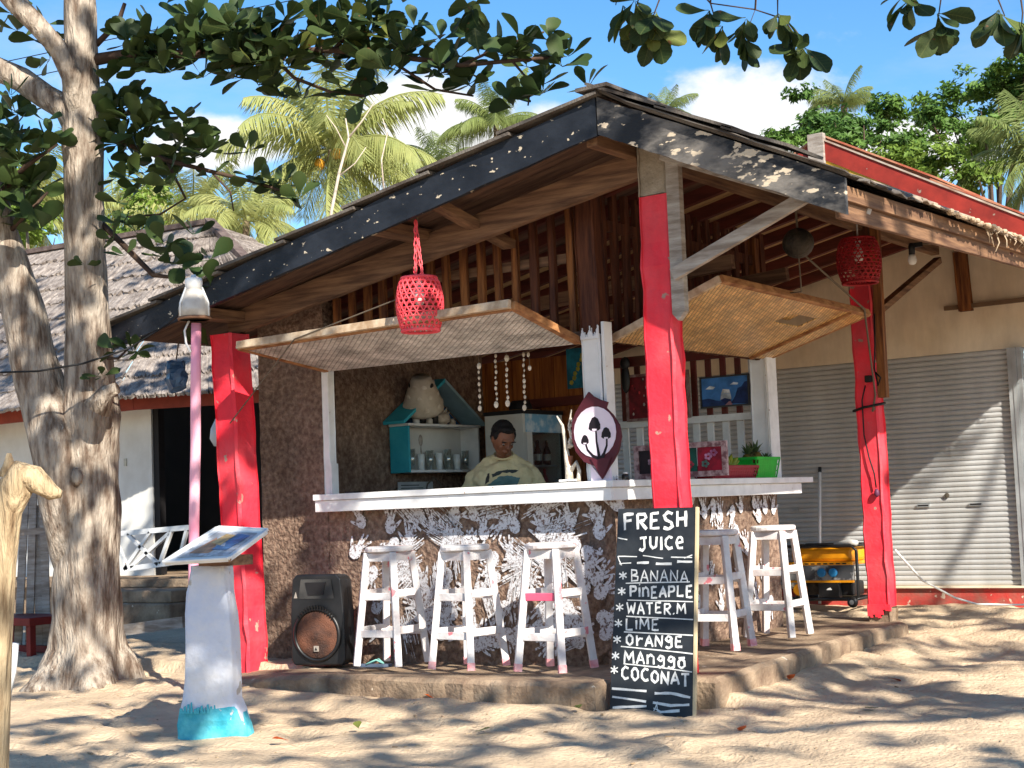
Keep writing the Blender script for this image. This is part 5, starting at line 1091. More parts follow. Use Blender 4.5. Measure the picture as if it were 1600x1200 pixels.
p = tbp(.55, .5, -.03); MB().box(p-V((0, 0, .035)), (.22, .16, .05)).build('wooden_block', M_woodx, ms_)

# ------------------------------------------------------------------ pink lamp pole
lp = thing('lamp_post', 'pink painted pole with a glass jar lamp left of the bar', 'lamp post', (-2.36, -1.12, -.2))
PB, PTp = Yp(301, 1075, -1.12), Yp(307, 505, -1.12)
MB().tube([PB.lerp(PTp, i/6)+V((.004*math.sin(i*2), 0, 0)) for i in range(7)], .032, 14, jit=.02).build('pole', M_pink, lp, smooth=True)
lc = Yp(304, 500, -1.15)
MB().lathe([(.102, 0), (.106, .012), (.098, .02), (.094, .012), (.094, 0)], 22, lc).build('rim', mat('rusty_rim', lin((150, 110, 84)), .7), lp, smooth=True)
MB().lathe([(.096, .015), (.098, .07), (.088, .125), (.066, .175), (.050, .195)], 22, lc).build('glass_shade', mat('milky_glass', lin((232, 226, 216)), .15, lin((180, 170, 160)), 6, .4, .7, transl=.3, spec=.7), lp, smooth=True)
MB().lathe([(.052, .190), (.055, .24), (.050, .262), (.02, .268), (.014, .285), (.001, .286)], 16, lc).build('cap', M_white, lp, smooth=True)
for a in (.3, 2.4, 4.5): MB().tube([lc+V((math.cos(a)*.1, math.sin(a)*.1, .02)), lc+V((math.cos(a)*.1, math.sin(a)*.1, .10)), lc+V((math.cos(a)*.058, math.sin(a)*.058, .20))], .006, 6).build('strut', M_white, lp, smooth=True)
MB().ball(lc+V((0, 0, .09)), (.03, .03, .045), 10).build('bulb', mat('bulb_glass', (.85, .83, .78), .2), lp, smooth=True)
MB().tube([lc+V((-.05, 0, -.0)), lc+V((-.08, -.01, -.06)), lc+V((-.07, -.01, -.14)), lc+V((-.02, -.02, -.20))], .007, 6).build('wire', M_white, lp, smooth=True)
tag(MB().tube([D(-60, 583, 9.9), D(0, 582, 9.9), D(60, 580, 9.9), D(130, 568, 9.95), D(200, 545, 10.0), D(260, 508, 10.1), Yp(285, 487, -1.12)], .007, 6).build('black_cable', M_cable, smooth=True), 'black cable sagging from the left edge to the jar lamp', 'cable')
for k, (a, b) in enumerate((((180, 60), (560, -22)), ((180, 92), (560, 8)))): tag(MB().tube([D(a[0]-400, a[1]+85, 24), D(*a, 24), D(*b, 24), D(b[0]+300, b[1]-60, 24)], .008, 5).build('power_line', M_cable), ('upper', 'lower')[k]+' of two thin power lines crossing the sky at top left', 'power line')

# ------------------------------------------------------------------ hanging lanterns
def basket(nm, label, c, r, h, m, tilt=0., hang=None, cat='lantern', group='woven lanterns'):
    t = thing(nm, label, cat, c-V((0, 0, h/2)), group)
    prof = lambda u: r*(.62+.38*math.sin(math.pi*min(1, max(0, .10+.80*u)))**.7) if u < .93 else r*.74
    def P(u, a): return c+V((prof(u)*math.cos(a), prof(u)*math.sin(a), (u-.5)*h))
    mb = MB(); nh = 21
    for k in range(nh):
        for s in (-1, 1): mb.tube([P(u/12, 6.283*k/nh+s*u/12*1.35) for u in range(13)], .0046, 4, cap=False)
    for u in [i/12 for i in range(13)]: mb.tube([P(u, 6.283*j/28) for j in range(29)], .0040, 4, cap=False)
    mb.build('woven_shade', m, t)
    for u in (.0, 1.0): MB().tube([P(u, 6.283*j/28) for j in range(29)], .010, 6, cap=False).build('rim', m, t, smooth=True)
    mb = MB()
    for k in range(8): a = 6.283*k/8; mb.tube([P(1, a), c+V((0, 0, h*.5+.002))+V((math.cos(a), math.sin(a), 0))*.02], .006, 4)
    mb.build('crown_straps', m, t)
    MB().lathe([(.001, -.075), (.022, -.068), (.034, -.04), (.032, -.005), (.018, .03), (.014, .045)], 12, c+V((0, 0, h*.22))).build('bulb', mat('bulb_glass', (0, 0, 0)), t, smooth=True)
    MB().lathe([(.018, .045), (.018, .10), (.008, .105)], 10, c+V((0, 0, h*.22))).build('socket', M_white, t, smooth=True)
    top = c+V((0, 0, h*.5))
    if hang: MB().tube([top-V((0, 0, h*.18)), top, hang], .006, 5).build('cord', M_white if 'dark' in label else M_rope, t, smooth=True)
    return t
M_lanL = mat('red_cane_lit', lin((244, 96, 104)), .6, lin((226, 66, 80)), 12)  # lighter red: light on the left lantern is put into its colour
cL = Yp(656, 476, -.80)
lt = basket('woven_lantern', 'red woven basket lantern in sunlit tones over the left counter', cL, .138, .31, M_lanL)
hk = V((cL.x-.05, cL.y+.05, zl(cL.x)-.19))
for k in range(4):   # red chain links
    P0 = cL+V((.03*math.cos(k*1.57), .03*math.sin(k*1.57), .15)); mb = MB(); n = 9
    for i in range(n):
        q = P0.lerp(hk, (i+.5)/n); a = (i % 2)*1.57+k; u = V((math.cos(a), math.sin(a), 0)); d_ = (hk-P0)/n; mb.tube([q+u*.010*math.cos(6.283*j/8)+d_*.62*math.sin(6.283*j/8) for j in range(9)], .0028, 4, cap=False)
    mb.build('chain', M_lanL, lt)
cR = Xp(1342, 408, .93)
basket('woven_lantern', 'dark red woven basket lantern before the right red post', cR, .145, .29, mat('red_cane_shaded', lin((170, 34, 40)), .6, lin((130, 26, 32)), 12), hang=V((cR.x, cR.y, zr(cR.x)-.17)))  # darker red: the right lantern's shade is put into its colour
cO = Xp(1247, 380, .95)
b_ = thing('hanging_coconut', 'dark round coconut shell hanging from the roof beside the brace', 'coconut shell', cO-V((0, 0, .1)))
MB().ball(cO, (.098, .098, .094), 18).build('shell', mat('dark_shell', lin((62, 54, 44)), .6, lin((34, 32, 28)), 9, .4, .6, bump=.2), b_, smooth=True)
MB().tube([cO+V((0, 0, -.02)), cO+V((0, 0, .09)), cO+V((-.01, .01, .26))], .008, 6).build('cord', M_rope, b_)
MB().lathe([(.028, .25), (.032, .30), (.02, .33), (.001, .335)], 10, cO).build('ceiling_cup', M_cable, b_, smooth=True)
MB().tube([cO+V((0, 0, -.09)), cO+V((.005, 0, -.30)), Ro0.lerp(Ro1, .42)+V((0, 0, .03))], .005, 5).build('cord', M_rope, b_)
tag(MB().tube([cO+V((.03, .03, -.08)), RP(1, .93)+V((.03, 0, .03)), V((.63, 2.73, 1.62)), V((.60, 2.735, 1.50))], .007, 6).build('stay_rope', M_rope, smooth=True), 'grey rope running from the coconut shell past the woven flap to the right post', 'rope')
tag(MB().tube([V((-2.57, -.535, 1.55)), Lo0+V((.52, -.02, .01)), cL+V((-.05, .02, .08)), hk+V((0, .02, .02))], .0045, 5).build('stay_wire', M_rope), 'thin wire from the left red post past the flap to the red lantern', 'wire')
pB = Xp(1425, 398, 1.30)
bl = thing('bare_bulb', 'bare light bulb in a black socket under the right roof', 'light bulb', pB-V((0, 0, .08)))
MB().lathe([(.020, .0), (.022, .055), (.016, .075), (.001, .078)], 12, pB).build('socket', M_cable, bl, smooth=True); MB().bar(pB+V((0, 0, .06)), pB+V((.05, .05, .068)), .03, .03).build('socket_arm', M_cable, bl)
MB().lathe([(.001, -.068), (.02, -.062), (.030, -.038), (.026, -.012), (.016, .003)], 12, pB).build('bulb', mat('bulb_glass', (0, 0, 0)), bl, smooth=True)
MB().tube([pB+V((.05, .05, .07)), pB+V((.12, .3, .09)), V((1.45, 2.2, 2.50))], .004, 5).build('wire', M_rope, bl)

# electric cord taped to the right post
ec = thing('extension_lead', 'black electric lead taped round the right red post with a hanging plug', 'extension lead', (.55, 2.72, .9))
fy_ = 2.738
def pp(px, py, d=0): return Yp(px, py, fy_-d)
MB().tube([pp(1366, 490), pp(1367, 540), pp(1366, 575), pp(1372, 602, .03), pp(1376, 590, .03), pp(1368, 582, .02)], .006, 6).build('cord', M_cable, ec, smooth=True)
MB().tube([pp(1352, 602), pp(1347, 625), pp(1350, 680), pp(1358, 715), pp(1366, 740), pp(1369, 762)], .0055, 6).build('cord', M_cable, ec, smooth=True)
MB().tube([V((.455, 2.735, 1.515)), V((.54, 2.725, 1.535)), V((.655, 2.735, 1.55)), V((.66, 2.82, 1.56)), V((.55, 2.91, 1.55)), V((.45, 2.82, 1.52)), V((.455, 2.735, 1.515))], .010, 6).build('tape', M_cable, ec, smooth=True)
q = pp(1357, 592, .012); MB().box(q, (.05, .04, .05)).build('junction', M_cable, ec, bevel=.008)
q = pp(1370, 770, .008); MB().lathe([(.008, .03), (.018, .012), (.020, -.012), (.008, -.03)], 10, q).build('plug', mat('purple_plug', lin((96, 50, 78)), .5), ec, smooth=True)

# ------------------------------------------------------------------ inside the bar
WX = -2.585
shf = thing('wall_shelf', 'turquoise and white house shaped shelf on the brown wall', 'shelf', (-2.5, 1.45, 1.2))
ya, yb, xf, z0, z1, zt = 1.13, 2.02, -2.40, 1.205, 1.555, 1.90
M_turq = mat('turquoise_shelf', lin((44, 156, 176)), .6, lin((64, 176, 192)), 6, bump=.06); M_navy = mat('navy_paint', lin((34, 72, 116)), .6, lin((46, 92, 140)), 4)
def shp(lo, hi, nm, m): MB().mm(lo, hi).build(nm, m, shf, bevel=.003)
shp((WX, ya, z0), (xf, ya+.018, z1), 'side', M_turq); shp((WX, yb-.018, z0), (xf, yb, z1), 'side', M_white); shp((WX, ya+.019, z0), (xf, yb-.019, z0+.02), 'shelf_board', M_white); shp((WX, ya-.01, z1+.001), (xf+.01, yb+.01, z1+.02), 'shelf_board', M_white); shp((WX, ya+.019, z0+.021), (WX+.01, yb-.019, z1), 'back', M_housew)
ym = (ya+yb)/2+.0
MB().prism([(WX, ya, z1+.022), (WX, yb, z1+.022), (WX, ym, zt-.02)], (.01, 0, 0)).build('gable_back', M_navy, shf)
for s, (e, nm) in ((-1, (ya-.07, 'roof_board')), (1, (yb+.05, 'roof_board'))):
    MB().prism([(WX+.001, ym, zt), (WX+.001, e, z1+.015), (WX+.001, e+.004*s, z1+.038), (WX+.001, ym, zt+.028)], (xf-WX+.02, 0, 0)).build(nm, M_turq if s < 0 else mat('pale_blue_paint', lin((150, 184, 196)), .6), shf)
# lampshade resting on the shelf roof
ls = thing('lampshade', 'cream lampshade dotted with round shells tipped on the shelf roof', 'lampshade', (-2.46, 1.38, 1.62)); c = Xp(660, 617, -2.40); Mt = Matrix.Rotation(R(22), 3, 'X') @ Matrix.Rotation(R(14), 3, 'Y')
MB().lathe([(.072, .15), (.082, .12), (.120, .03), (.150, -.06), (.158, -.11), (.145, -.14), (.138, -.14), (.150, -.11), (.142, -.06), (.112, .03), (.075, .12), (.066, .15)], 24, c, Mt).build('shade', mat('shell_cream', lin((206, 196, 180)), .6, lin((176, 164, 146)), 7), ls, smooth=True)
rg = random.Random(6)
for i in range(3):
    for k in range(8):
        a = 6.283*(k+.5*i)/8; zz = (.085, .01, -.075)[i]; r_ = (.094, .124, .150)[i]; MB().ball(c+Mt @ V((r_*math.cos(a), r_*math.sin(a), zz)), (.006, .024, .024), 10, Mt @ Matrix.Rotation(a, 3, 'Z')).build('shell_disc', mat('shell_disc', lin((222, 214, 200)), .5, lin((190, 178, 160)), 20) if (k+i) % 5 else M_blackpl, ls, smooth=True)
# glasses on the shelf
gi = 0
for row, xx in ((0, -2.52), (1, -2.45)):
    for k in range(7):
        yy = ya+.06+.112*k+(.03*row); hgt = (.13, .16, .12, .15)[(k+row) % 4]
        MB().lathe([(.001, 0), (.024, 0), (.030, hgt), (.027, hgt), (.022, .008), (.001, .008)], 12, (xx, yy, z0+.021)).build('tumbler', M_glass if (k % 2) else M_clear)
        o = COL.objects[-1]; tag(o, ('first', 'second', 'third', 'fourth', 'fifth', 'sixth', 'last')[k]+' glass tumbler from the left in the '+('back', 'front')[row]+' row on the white shelf', 'glass', 'tumblers in the shelf'); o.data.polygons.foreach_set('use_smooth', [True]*len(o.data.polygons))
        gi += 1
t = thing('wooden_spoon', 'grey spoon standing among the shelf tumblers', 'spoon', (-2.44, 1.32, z0+.02)); MB().tube([(-2.44, 1.33, z0+.022), (-2.45, 1.335, z0+.20)], .006, 6).build('handle', M_grey, t); MB().ball((-2.452, 1.337, z0+.245), (.010, .024, .045), 10).build('bowl', M_grey, t, smooth=True)
tag(MB().tube([(-2.57, 1.185, z0+.14), (-2.57, 1.19, z0+.20), (-2.57, 1.205, z0+.22)], .012, 6).build('peg', mat('orange_peg', lin((206, 110, 60)), .6)), 'small orange peg at the left inside the shelf', 'peg')
cs = thing('conch_shell', 'white spiny conch shell under the shelf gable', 'shell', (-2.45, 1.62, z1+.02)); MB().ball((-2.45, 1.62, z1+.07), (.05, .075, .05), 12).build('body', mat('shell_white', lin((216, 208, 196)), .6, lin((180, 168, 152)), 14, bump=.2), cs, smooth=True)
for a in range(6): q = V((-2.45, 1.62, z1+.08)); d_ = V((.1, math.cos(a*.7+.3), math.sin(a*.5+.5))).normalized(); MB().tube([q, q+d_*.09], [.025, .003], 6).build('spine', MATS['shell_white'], cs, smooth=True)
for k, (yy, hh, m_) in enumerate(((1.38, .09, M_blackpl), (1.46, .06, M_housew), (1.30, .07, M_white), (1.53, .10, M_blackpl), (1.75, .05, MATS['shell_white']))):
    tag(MB().lathe([(.001, 0), (.026, 0), (.028, hh*.6), (.018, hh*.75), (.016, hh), (.001, hh)], 10, (-2.46, yy, z1+.021)).build('small_pot', m_, smooth=True), ('black pot just right of the lampshade', 'white pot second right of the lampshade', 'white pot half under the lampshade', 'taller black pot left of the conch shell', 'small pale pot right of the conch shell')[k]+' on the shelf', 'pot')
tag(MB().prism([(WX+.005, 1.20, 1.055), (WX+.005, 1.62, 1.055), (WX+.005, 1.62, 1.14), (WX+.005, 1.20, 1.14)], (.008, 0, 0)).build('price_card', mat('card_grey', lin((190, 192, 190)), .7, lin((170, 172, 172)), 9)), 'pale card pinned to the brown wall below the shelf', 'card'); o = COL.objects[-1]
for k in range(3): MB().mm((WX+.0135, 1.23, 1.068+.022*k), (WX+.0142, 1.55-.05*k, 1.074+.022*k)).build('print_line', M_dark, o)
tag(MB().tube([(WX+.03, 1.50, 1.03), (WX+.04, 1.52, 1.12), (WX+.04, 1.60, 1.17), (WX+.04, 1.68, 1.12), (WX+.03, 1.74, 1.03)], .007, 6).build('loop_cable', M_rope, smooth=True), 'pale cable looping up behind the counter below the shelf', 'cable')

# drinks fridge
fr = thing('drinks_fridge', 'white drinks fridge with glass door behind the bartender', 'fridge', (-1.94, 2.0, 0)); fx0, fx1, fy0, fy1, fz = -2.12, -1.76, 1.715, 2.25, 1.62
def frb(lo, hi, nm, m, **k): return MB().mm(lo, hi).build(nm, m, fr, **k)
M_fw = mat('fridge_white', lin((208, 206, 198)), .4, lin((190, 186, 176)), 3)
frb((fx0, fy0, .02), (fx1, fy0+.03, fz), 'side', M_fw, bevel=.004); frb((fx0, fy1-.03, .02), (fx1, fy1, fz), 'side', M_fw); frb((fx0, fy0+.031, .02), (fx0+.03, fy1-.031, fz), 'back', M_dark); frb((fx0+.0305, fy0+.031, fz-.14), (fx1, fy1-.031, fz-.001), 'header', mat('header_blue', lin((120, 170, 200)), .4, lin((200, 214, 220)), 9, .45, .6)); frb((fx0+.03, fy0+.031, .02), (fx1, fy1-.031, .2), 'plinth', M_dark)
frb((fx0-.005, fy0-.005, fz+.001), (fx1+.01, fy1+.005, fz+.03), 'top', M_dark)
dr_ = frb((fx1+.002, fy0+.07, .22), (fx1+.008, fy1-.04, fz-.145), 'glass_door', M_clear)
MB().mm((fx1+.001, fy0, .2), (fx1+.03, fy0+.07, fz-.142)).build('door_frame', M_fw, dr_); MB().mm((fx1+.001, fy1-.04, .2), (fx1+.03, fy1, fz-.142)).build('door_frame', M_dark, dr_)
for z in (.72, 1.00, 1.22): frb((fx0+.032, fy0+.032, z), (fx1-.04, fy1-.032, z+.012), 'rack', M_metal)
for k in range(9):
    z = (.733, 1.013, 1.233)[k % 3]; yy = fy0+.10+.042*k; m_ = (mat('dark_bottle', lin((30, 40, 32)), .2, spec=.6), mat('red_can', lin((150, 40, 44)), .35), mat('brown_bottle', lin((60, 36, 24)), .2, spec=.6))[k % 3]
    o = MB().lathe([(.001, 0), (.028, 0), (.030, .02), (.030, .10), (.012, .15), (.012, .19), (.001, .195)], 10, (fx1-.09, yy, z)).build('bottle', m_, smooth=True); tag(o, ('first', 'second', 'third')[k//3]+(' dark green bottle from the left on the lowest fridge rack', ' red bottle from the left on the middle fridge rack', ' brown bottle from the left on the top fridge rack')[k % 3], 'bottle', 'bottles in the fridge')
    MB().lathe([(.0305, .035), (.0305, .085)], 10, (fx1-.09, yy, z)).build('bottle_label', M_fw, o)
hb = thing('straw_hat', 'dark hat with tan band lying on top of the fridge', 'hat', (-1.94, 1.95, fz+.03)); MB().lathe([(.001, .08), (.07, .075), (.09, .03), (.095, .0), (.001, 0)], 16, (-1.94, 1.95, fz+.04)).build('crown', M_dark, hb, smooth=True); MB().lathe([(.15, .0), (.15, .008), (.001, .008)], 18, (-1.94, 1.95, fz+.032)).build('brim', mat('tan_straw', lin((150, 110, 62)), .8), hb)

# shell strings hanging in the opening
def shells(px, top, bot, k, label):
    a = Yp(px, top, .16); b = Yp(px+2, bot, .16); a.z = 1.90; t = thing('shell_string', label, 'shell string', b, 'strings of white shells'); MB().tube([a, b], .0022, 4).build('thread', M_rope, t); rg = random.Random(k)
    n = int((bot-top)/7.5)
    for i in range(n):
        q = Yp(px, top, .16).lerp(b, i/max(1, n-1)); s = rg.uniform(.007, .013)*(1.5 if i in (0, n-1) else 1); MB().ball(q+V((rg.uniform(-.004, .004), 0, 0)), (s, s*.7, s*1.25), 6).build('shell', MATS['shell_white'], t)
for k, (px, a, b, lb) in enumerate(((748, 572, 638, 'shell string hanging farthest left over the counter, star shaped top'), (774, 556, 632, 'second shell string from the left over the counter'), (791, 560, 630, 'third shell string from the left, denser shells'), (818, 554, 637, 'fourth shell string from the left in the opening'), (826, 554, 575, 'short shell string farthest right in the opening'))): shells(px, a, b, k, lb)

# mushroom sign, driftwood figure and small jars on the counter
mg = thing('mushroom_sign', 'maroon onion shaped sign with three black mushrooms on a white oval', 'sign', (.03, -.11, 1.053))
def YP(px, py, y=-.115): return Yp(px, py, y)
M_mar = mat('maroon_paint', lin((92, 36, 48)), .6, lin((76, 28, 40)), 5); M_lil = mat('lilac_white', lin((232, 220, 232)), .65, lin((220, 204, 222)), 6)
outl = [(940, 749), (928, 728), (912, 722), (899, 706), (893, 685), (893, 660), (899, 644), (906, 632), (915, 618), (919, 612), (926, 619), (938, 625), (949, 628), (946, 637), (957, 648), (967, 664), (970, 682), (966, 704), (958, 720), (949, 733)]
MB().prism([YP(*p) for p in outl], (0, .02, 0)).build('board', M_mar, mg, bevel=.003)
n = 22; MB().prism([YP(930+33*math.cos(6.283*k/n), 675+40*math.sin(6.283*k/n), -.117) for k in range(n)], (0, -.002, 0)).build('white_oval', M_lil, mg)
M_ink = mat('black_ink', lin((26, 20, 28)), .6)
for cx, cy, s in ((929, 664, 1.0), (947, 678, .82), (914, 688, .66)):
    MB().prism([YP(cx+a*s, cy+b*s, -.1195) for a, b in ((-9, 6), (-8, -2), (-4, -11), (0, -13), (5, -10), (9, -1), (9, 6), (5, 9), (0, 7), (-5, 9))], (0, -.0016, 0)).build('mushroom_cap', M_ink, mg)
    MB().prism([YP(cx+a*s, cy+b*s, -.1215) for a, b in ((-4, 6), (4, 6), (3, 9), (-3, 9))], (0, -.001, 0)).build('gill', M_lil, mg)
def blade(pts, w_):
    L_, R_ = [], []
    for i, p in enumerate(pts):
        q = YP(*p, -.1205); e = YP(*pts[min(i+1, len(pts)-1)], -.1205)-YP(*pts[max(i-1, 0)], -.1205); s = V((-e.z, 0, e.x)).normalized()*(w_[i]*.0030+.0022); L_.append(q+s); R_.append(q-s)
    m_ = MB(); n_ = len(pts); m_.add(L_+R_, [(i, i+1, n_+i+1, n_+i) for i in range(n_-1)]); o_ = m_.build('stem', M_ink, mg); k_ = o_.modifiers.new('s', 'SOLIDIFY'); k_.thickness = .001
blade([(931, 671), (932, 690), (936, 712), (940, 735)], (1, 1.3, 2.5, 7)); blade([(948, 684), (948, 696), (944, 708), (940, 716)], (1, 1.4, 2, 4)); blade([(915, 693), (918, 703), (926, 712), (936, 718)], (1, 1.4, 2, 4))
MB().prism([YP(*p, -.1225) for p in ((922, 714), (933, 718), (940, 716), (955, 714), (950, 728), (941, 746), (930, 730))], (0, -.001, 0)).build('root', M_mar, mg)
MB().prism([YP(*p, -.090) for p in ((923, 726), (938, 745), (952, 726), (954, 752), (924, 752))], (0, .02, 0)).build('foot_board', M_lil, mg)
dw = thing('driftwood_figure', 'white twisted driftwood figure on the counter beside the mushroom sign', 'figurine', (-.17, -.05, 1.053))
def YQ(px, py): return Yp(px, py, -.06)
for pts, rr in (([(890, 752), (889, 735), (886, 715), (883, 690), (879, 665), (870, 650)], (14, 12, 9, 6, 5, 3)), ([(892, 735), (901, 722), (905, 735), (904, 752)], (8, 6, 6, 8)), ([(889, 700), (893, 685), (889, 665), (893, 640)], (6, 5, 4, 2))): MB().tube([YQ(*p) for p in pts], [r*.0019 for r in rr], 8, jit=.15).build('branch', MATS['shell_white'] if rr[-1] != 2 else MATS['shell_white'], dw, smooth=True)
MB().tube([YQ(890, 730), YQ(891, 712)], [.011, .017], 10).build('cup', mat('terracotta', lin((132, 84, 66)), .8), dw); MB().box(YQ(890, 752)+V((0, 0, .006)), (.12, .05, .012)).build('base', M_white, dw)
for i in range(14): q = YQ(894+math.sin(i)*3, 655+i*3.2); MB().ball(q+V((0, -.012, 0)), .010, 6).build('shell', MATS['shell_white'], dw)
for k, (px, lb) in enumerate(((957, 'small dark blue jar left of the middle post on the counter'), (977, 'small white capped jar against the middle post on the counter'))):
    q = Yp(px, 742, .1); q.z = 1.053; t = thing('jar', lb, 'jar', q); MB().lathe([(.001, 0), (.022, 0), (.022, .03), (.014, .036), (.001, .036)], 12, q).build('body', M_navy if k == 0 else M_blackpl, t, smooth=True); MB().lathe([(.015, .0365), (.015, .048), (.001, .049)], 12, q).build('lid', M_white, t, smooth=True)
q = Yp(552, 772, -.02); q.z = 1.053; ct = thing('phone', 'black phone and keys shape lying at the left end of the counter', 'phone', q); ct['label'] = 'small black phone lying at the left end of the counter'; MB().mm((q.x-.05, q.y-.03, 1.053), (q.x+.04, q.y+.03, 1.063)).build('body', M_blackpl, ct, bevel=.003); MB().mm((q.x-.046, q.y-.026, 1.0635), (q.x+.036, q.y+.026, 1.0645)).build('screen', M_dark, ct)

# pictures
def picture(name, label, px0, py0, px1, py1, y, m_frame, fw_=.02):
    a = Yp(px0, py1, y); b = Yp(px1, py0, y); t = thing(name, label, 'picture', (a.x, y, a.z)); x0, x1_, zz0, zz1 = a.x, b.x, min(a.z, b.z), max(a.z, b.z)
    if m_frame:
        for lo, hi in (((x0-fw_, zz0-fw_), (x1_+fw_, zz0)), ((x0-fw_, zz1), (x1_+fw_, zz1+fw_)), ((x0-fw_, zz0+.0005), (x0, zz1-.0005)), ((x1_, zz0+.0005), (x1_+fw_, zz1-.0005))): MB().mm((lo[0], y-.012, lo[1]), (hi[0], y+.012, hi[1])).build('frame', m_frame, t)
    return t, (lambda u, v, e=0: V((x0+(x1_-x0)*u, y-.002-e, zz0+(zz1-zz0)*v)))
def patch(t, P, pts, col, e, nm='painted_shape', sc=14): MB().prism([P(u, v, e) for u, v in pts], (0, .0008, 0)).build(nm, mat('pic_%d_%d_%d' % col, lin(col), .6, lin(tuple(int(c*.72) for c in col)), sc, .4, .6), t)
full = ((0, 0), (1, 0), (1, 1), (0, 1))
t, P = picture('ship_picture', 'picture of a white ship under blue sky on the back wall', 1098, 586, 1168, 636, 2.27, M_blackpl, .012)
patch(t, P, full, (70, 130, 200), 0, 'canvas', 5); patch(t, P, ((0, 0), (.62, 0), (.5, .12), (.3, .2), (.15, .28), (0, .26)), (34, 62, 116), .002); patch(t, P, ((.62, .05), (1, 0), (1, .80), (.93, .78), (.86, .62), (.78, .58), (.72, .3)), (28, 52, 104), .002); patch(t, P, ((.40, .2), (.55, .1), (.64, .22), (.62, .42), (.42, .40)), (206, 214, 226), .004); patch(t, P, ((.42, .41), (.62, .43), (.60, .55), (.46, .58)), (230, 232, 236), .004); patch(t, P, ((.40, .2), (.50, .05), (.64, .1), (.62, .2), (.5, .26)), (30, 50, 110), .0055); patch(t, P, ((.5, 0), (.66, 0), (.62, .14), (.58, .12)), (206, 150, 160), .007); patch(t, P, ((.08, .62), (.25, .6), (.3, .67), (.18, .73)), (226, 234, 240), .002); patch(t, P, ((.62, .72), (.78, .70), (.8, .76), (.7, .8)), (220, 230, 240), .002)
t, P = picture('reef_picture', 'turquoise and yellow painting left of the white corner upright', 887, 542, 918, 608, 2.29, None); patch(t, P, full, (40, 130, 156), 0, 'canvas', 9)
for i in range(7): patch(t, P, [(.2+.09*i+.1*math.cos(a)+(.05 if i % 2 else 0), .15+.11*i+.07*math.sin(a)) for a in (0, 1.1, 2.4, 3.6, 5)], (186, 178, 70), .001+.0004*i)
t, P = picture('speckled_picture', 'red speckled painting half hidden by the middle red post', 984, 582, 1072, 655, 2.26, mat('mottled_frame', lin((150, 130, 126)), .7, lin((110, 70, 66)), 20)); patch(t, P, full, (120, 24, 34), 0, 'canvas', 20); rg = random.Random(3)
for i in range(46):
    cx, cy, s = rg.uniform(.06, .94), rg.uniform(.06, .94), rg.uniform(.01, .03); patch(t, P, [(cx+s*.7*math.cos(a), cy+s*math.sin(a)*1.6) for a in (0, 1.3, 2.5, 3.8, 5.1)], ((206, 196, 190), (60, 20, 26), (200, 60, 60))[i % 3], .001+.00012*i)
t, P = picture('fabric_picture', 'framed pair of green and red flower prints standing behind the counter', 1000, 697, 1128, 741, .95, mat('mottled_pink_frame', lin((186, 160, 160)), .7, lin((120, 84, 88)), 22, .42, .58), .035)
patch(t, P, ((0, 0), (.33, 0), (.33, 1), (0, 1)), (40, 26, 34), 0, 'print'); patch(t, P, ((.34, 0), (.70, 0), (.70, 1), (.34, 1)), (24, 92, 78), 0, 'print'); patch(t, P, ((.71, 0), (1, 0), (1, 1), (.71, 1)), (160, 22, 50), 0, 'print')
for i, (cx, cy, col) in enumerate(((.15, .5, (200, 150, 170)), (.2, .3, (120, 60, 80)), (.56, .55, (190, 150, 160)), (.62, .3, (180, 60, 80)), (.5, .75, (70, 140, 110)), (.84, .6, (216, 150, 190)), (.9, .75, (190, 110, 160)), (.80, .3, (110, 150, 140)))):
    for k in range(5): a = k*1.256; patch(t, P, [(cx+.03*math.cos(a)+.02*math.cos(b), cy+.1*math.sin(a)+.07*math.sin(b)) for b in (0, 1.3, 2.5, 3.8, 5)], col, .001+.0004*k+.0025*(i % 3), 'petal')
# black sandal-like paddle hanging on the white plank
q = Yp(977, 582, 2.24); t = thing('hanging_paddle', 'black paddle shaped ornament hanging on the back wall', 'ornament', q); MB().ball(q+V((0, 0, -.05)), (.04, .012, .11), 12).build('blade', M_blackpl, t, smooth=True); MB().ball(q+V((0, 0, .07)), (.045, .013, .05), 12).build('head', M_blackpl, t, smooth=True)

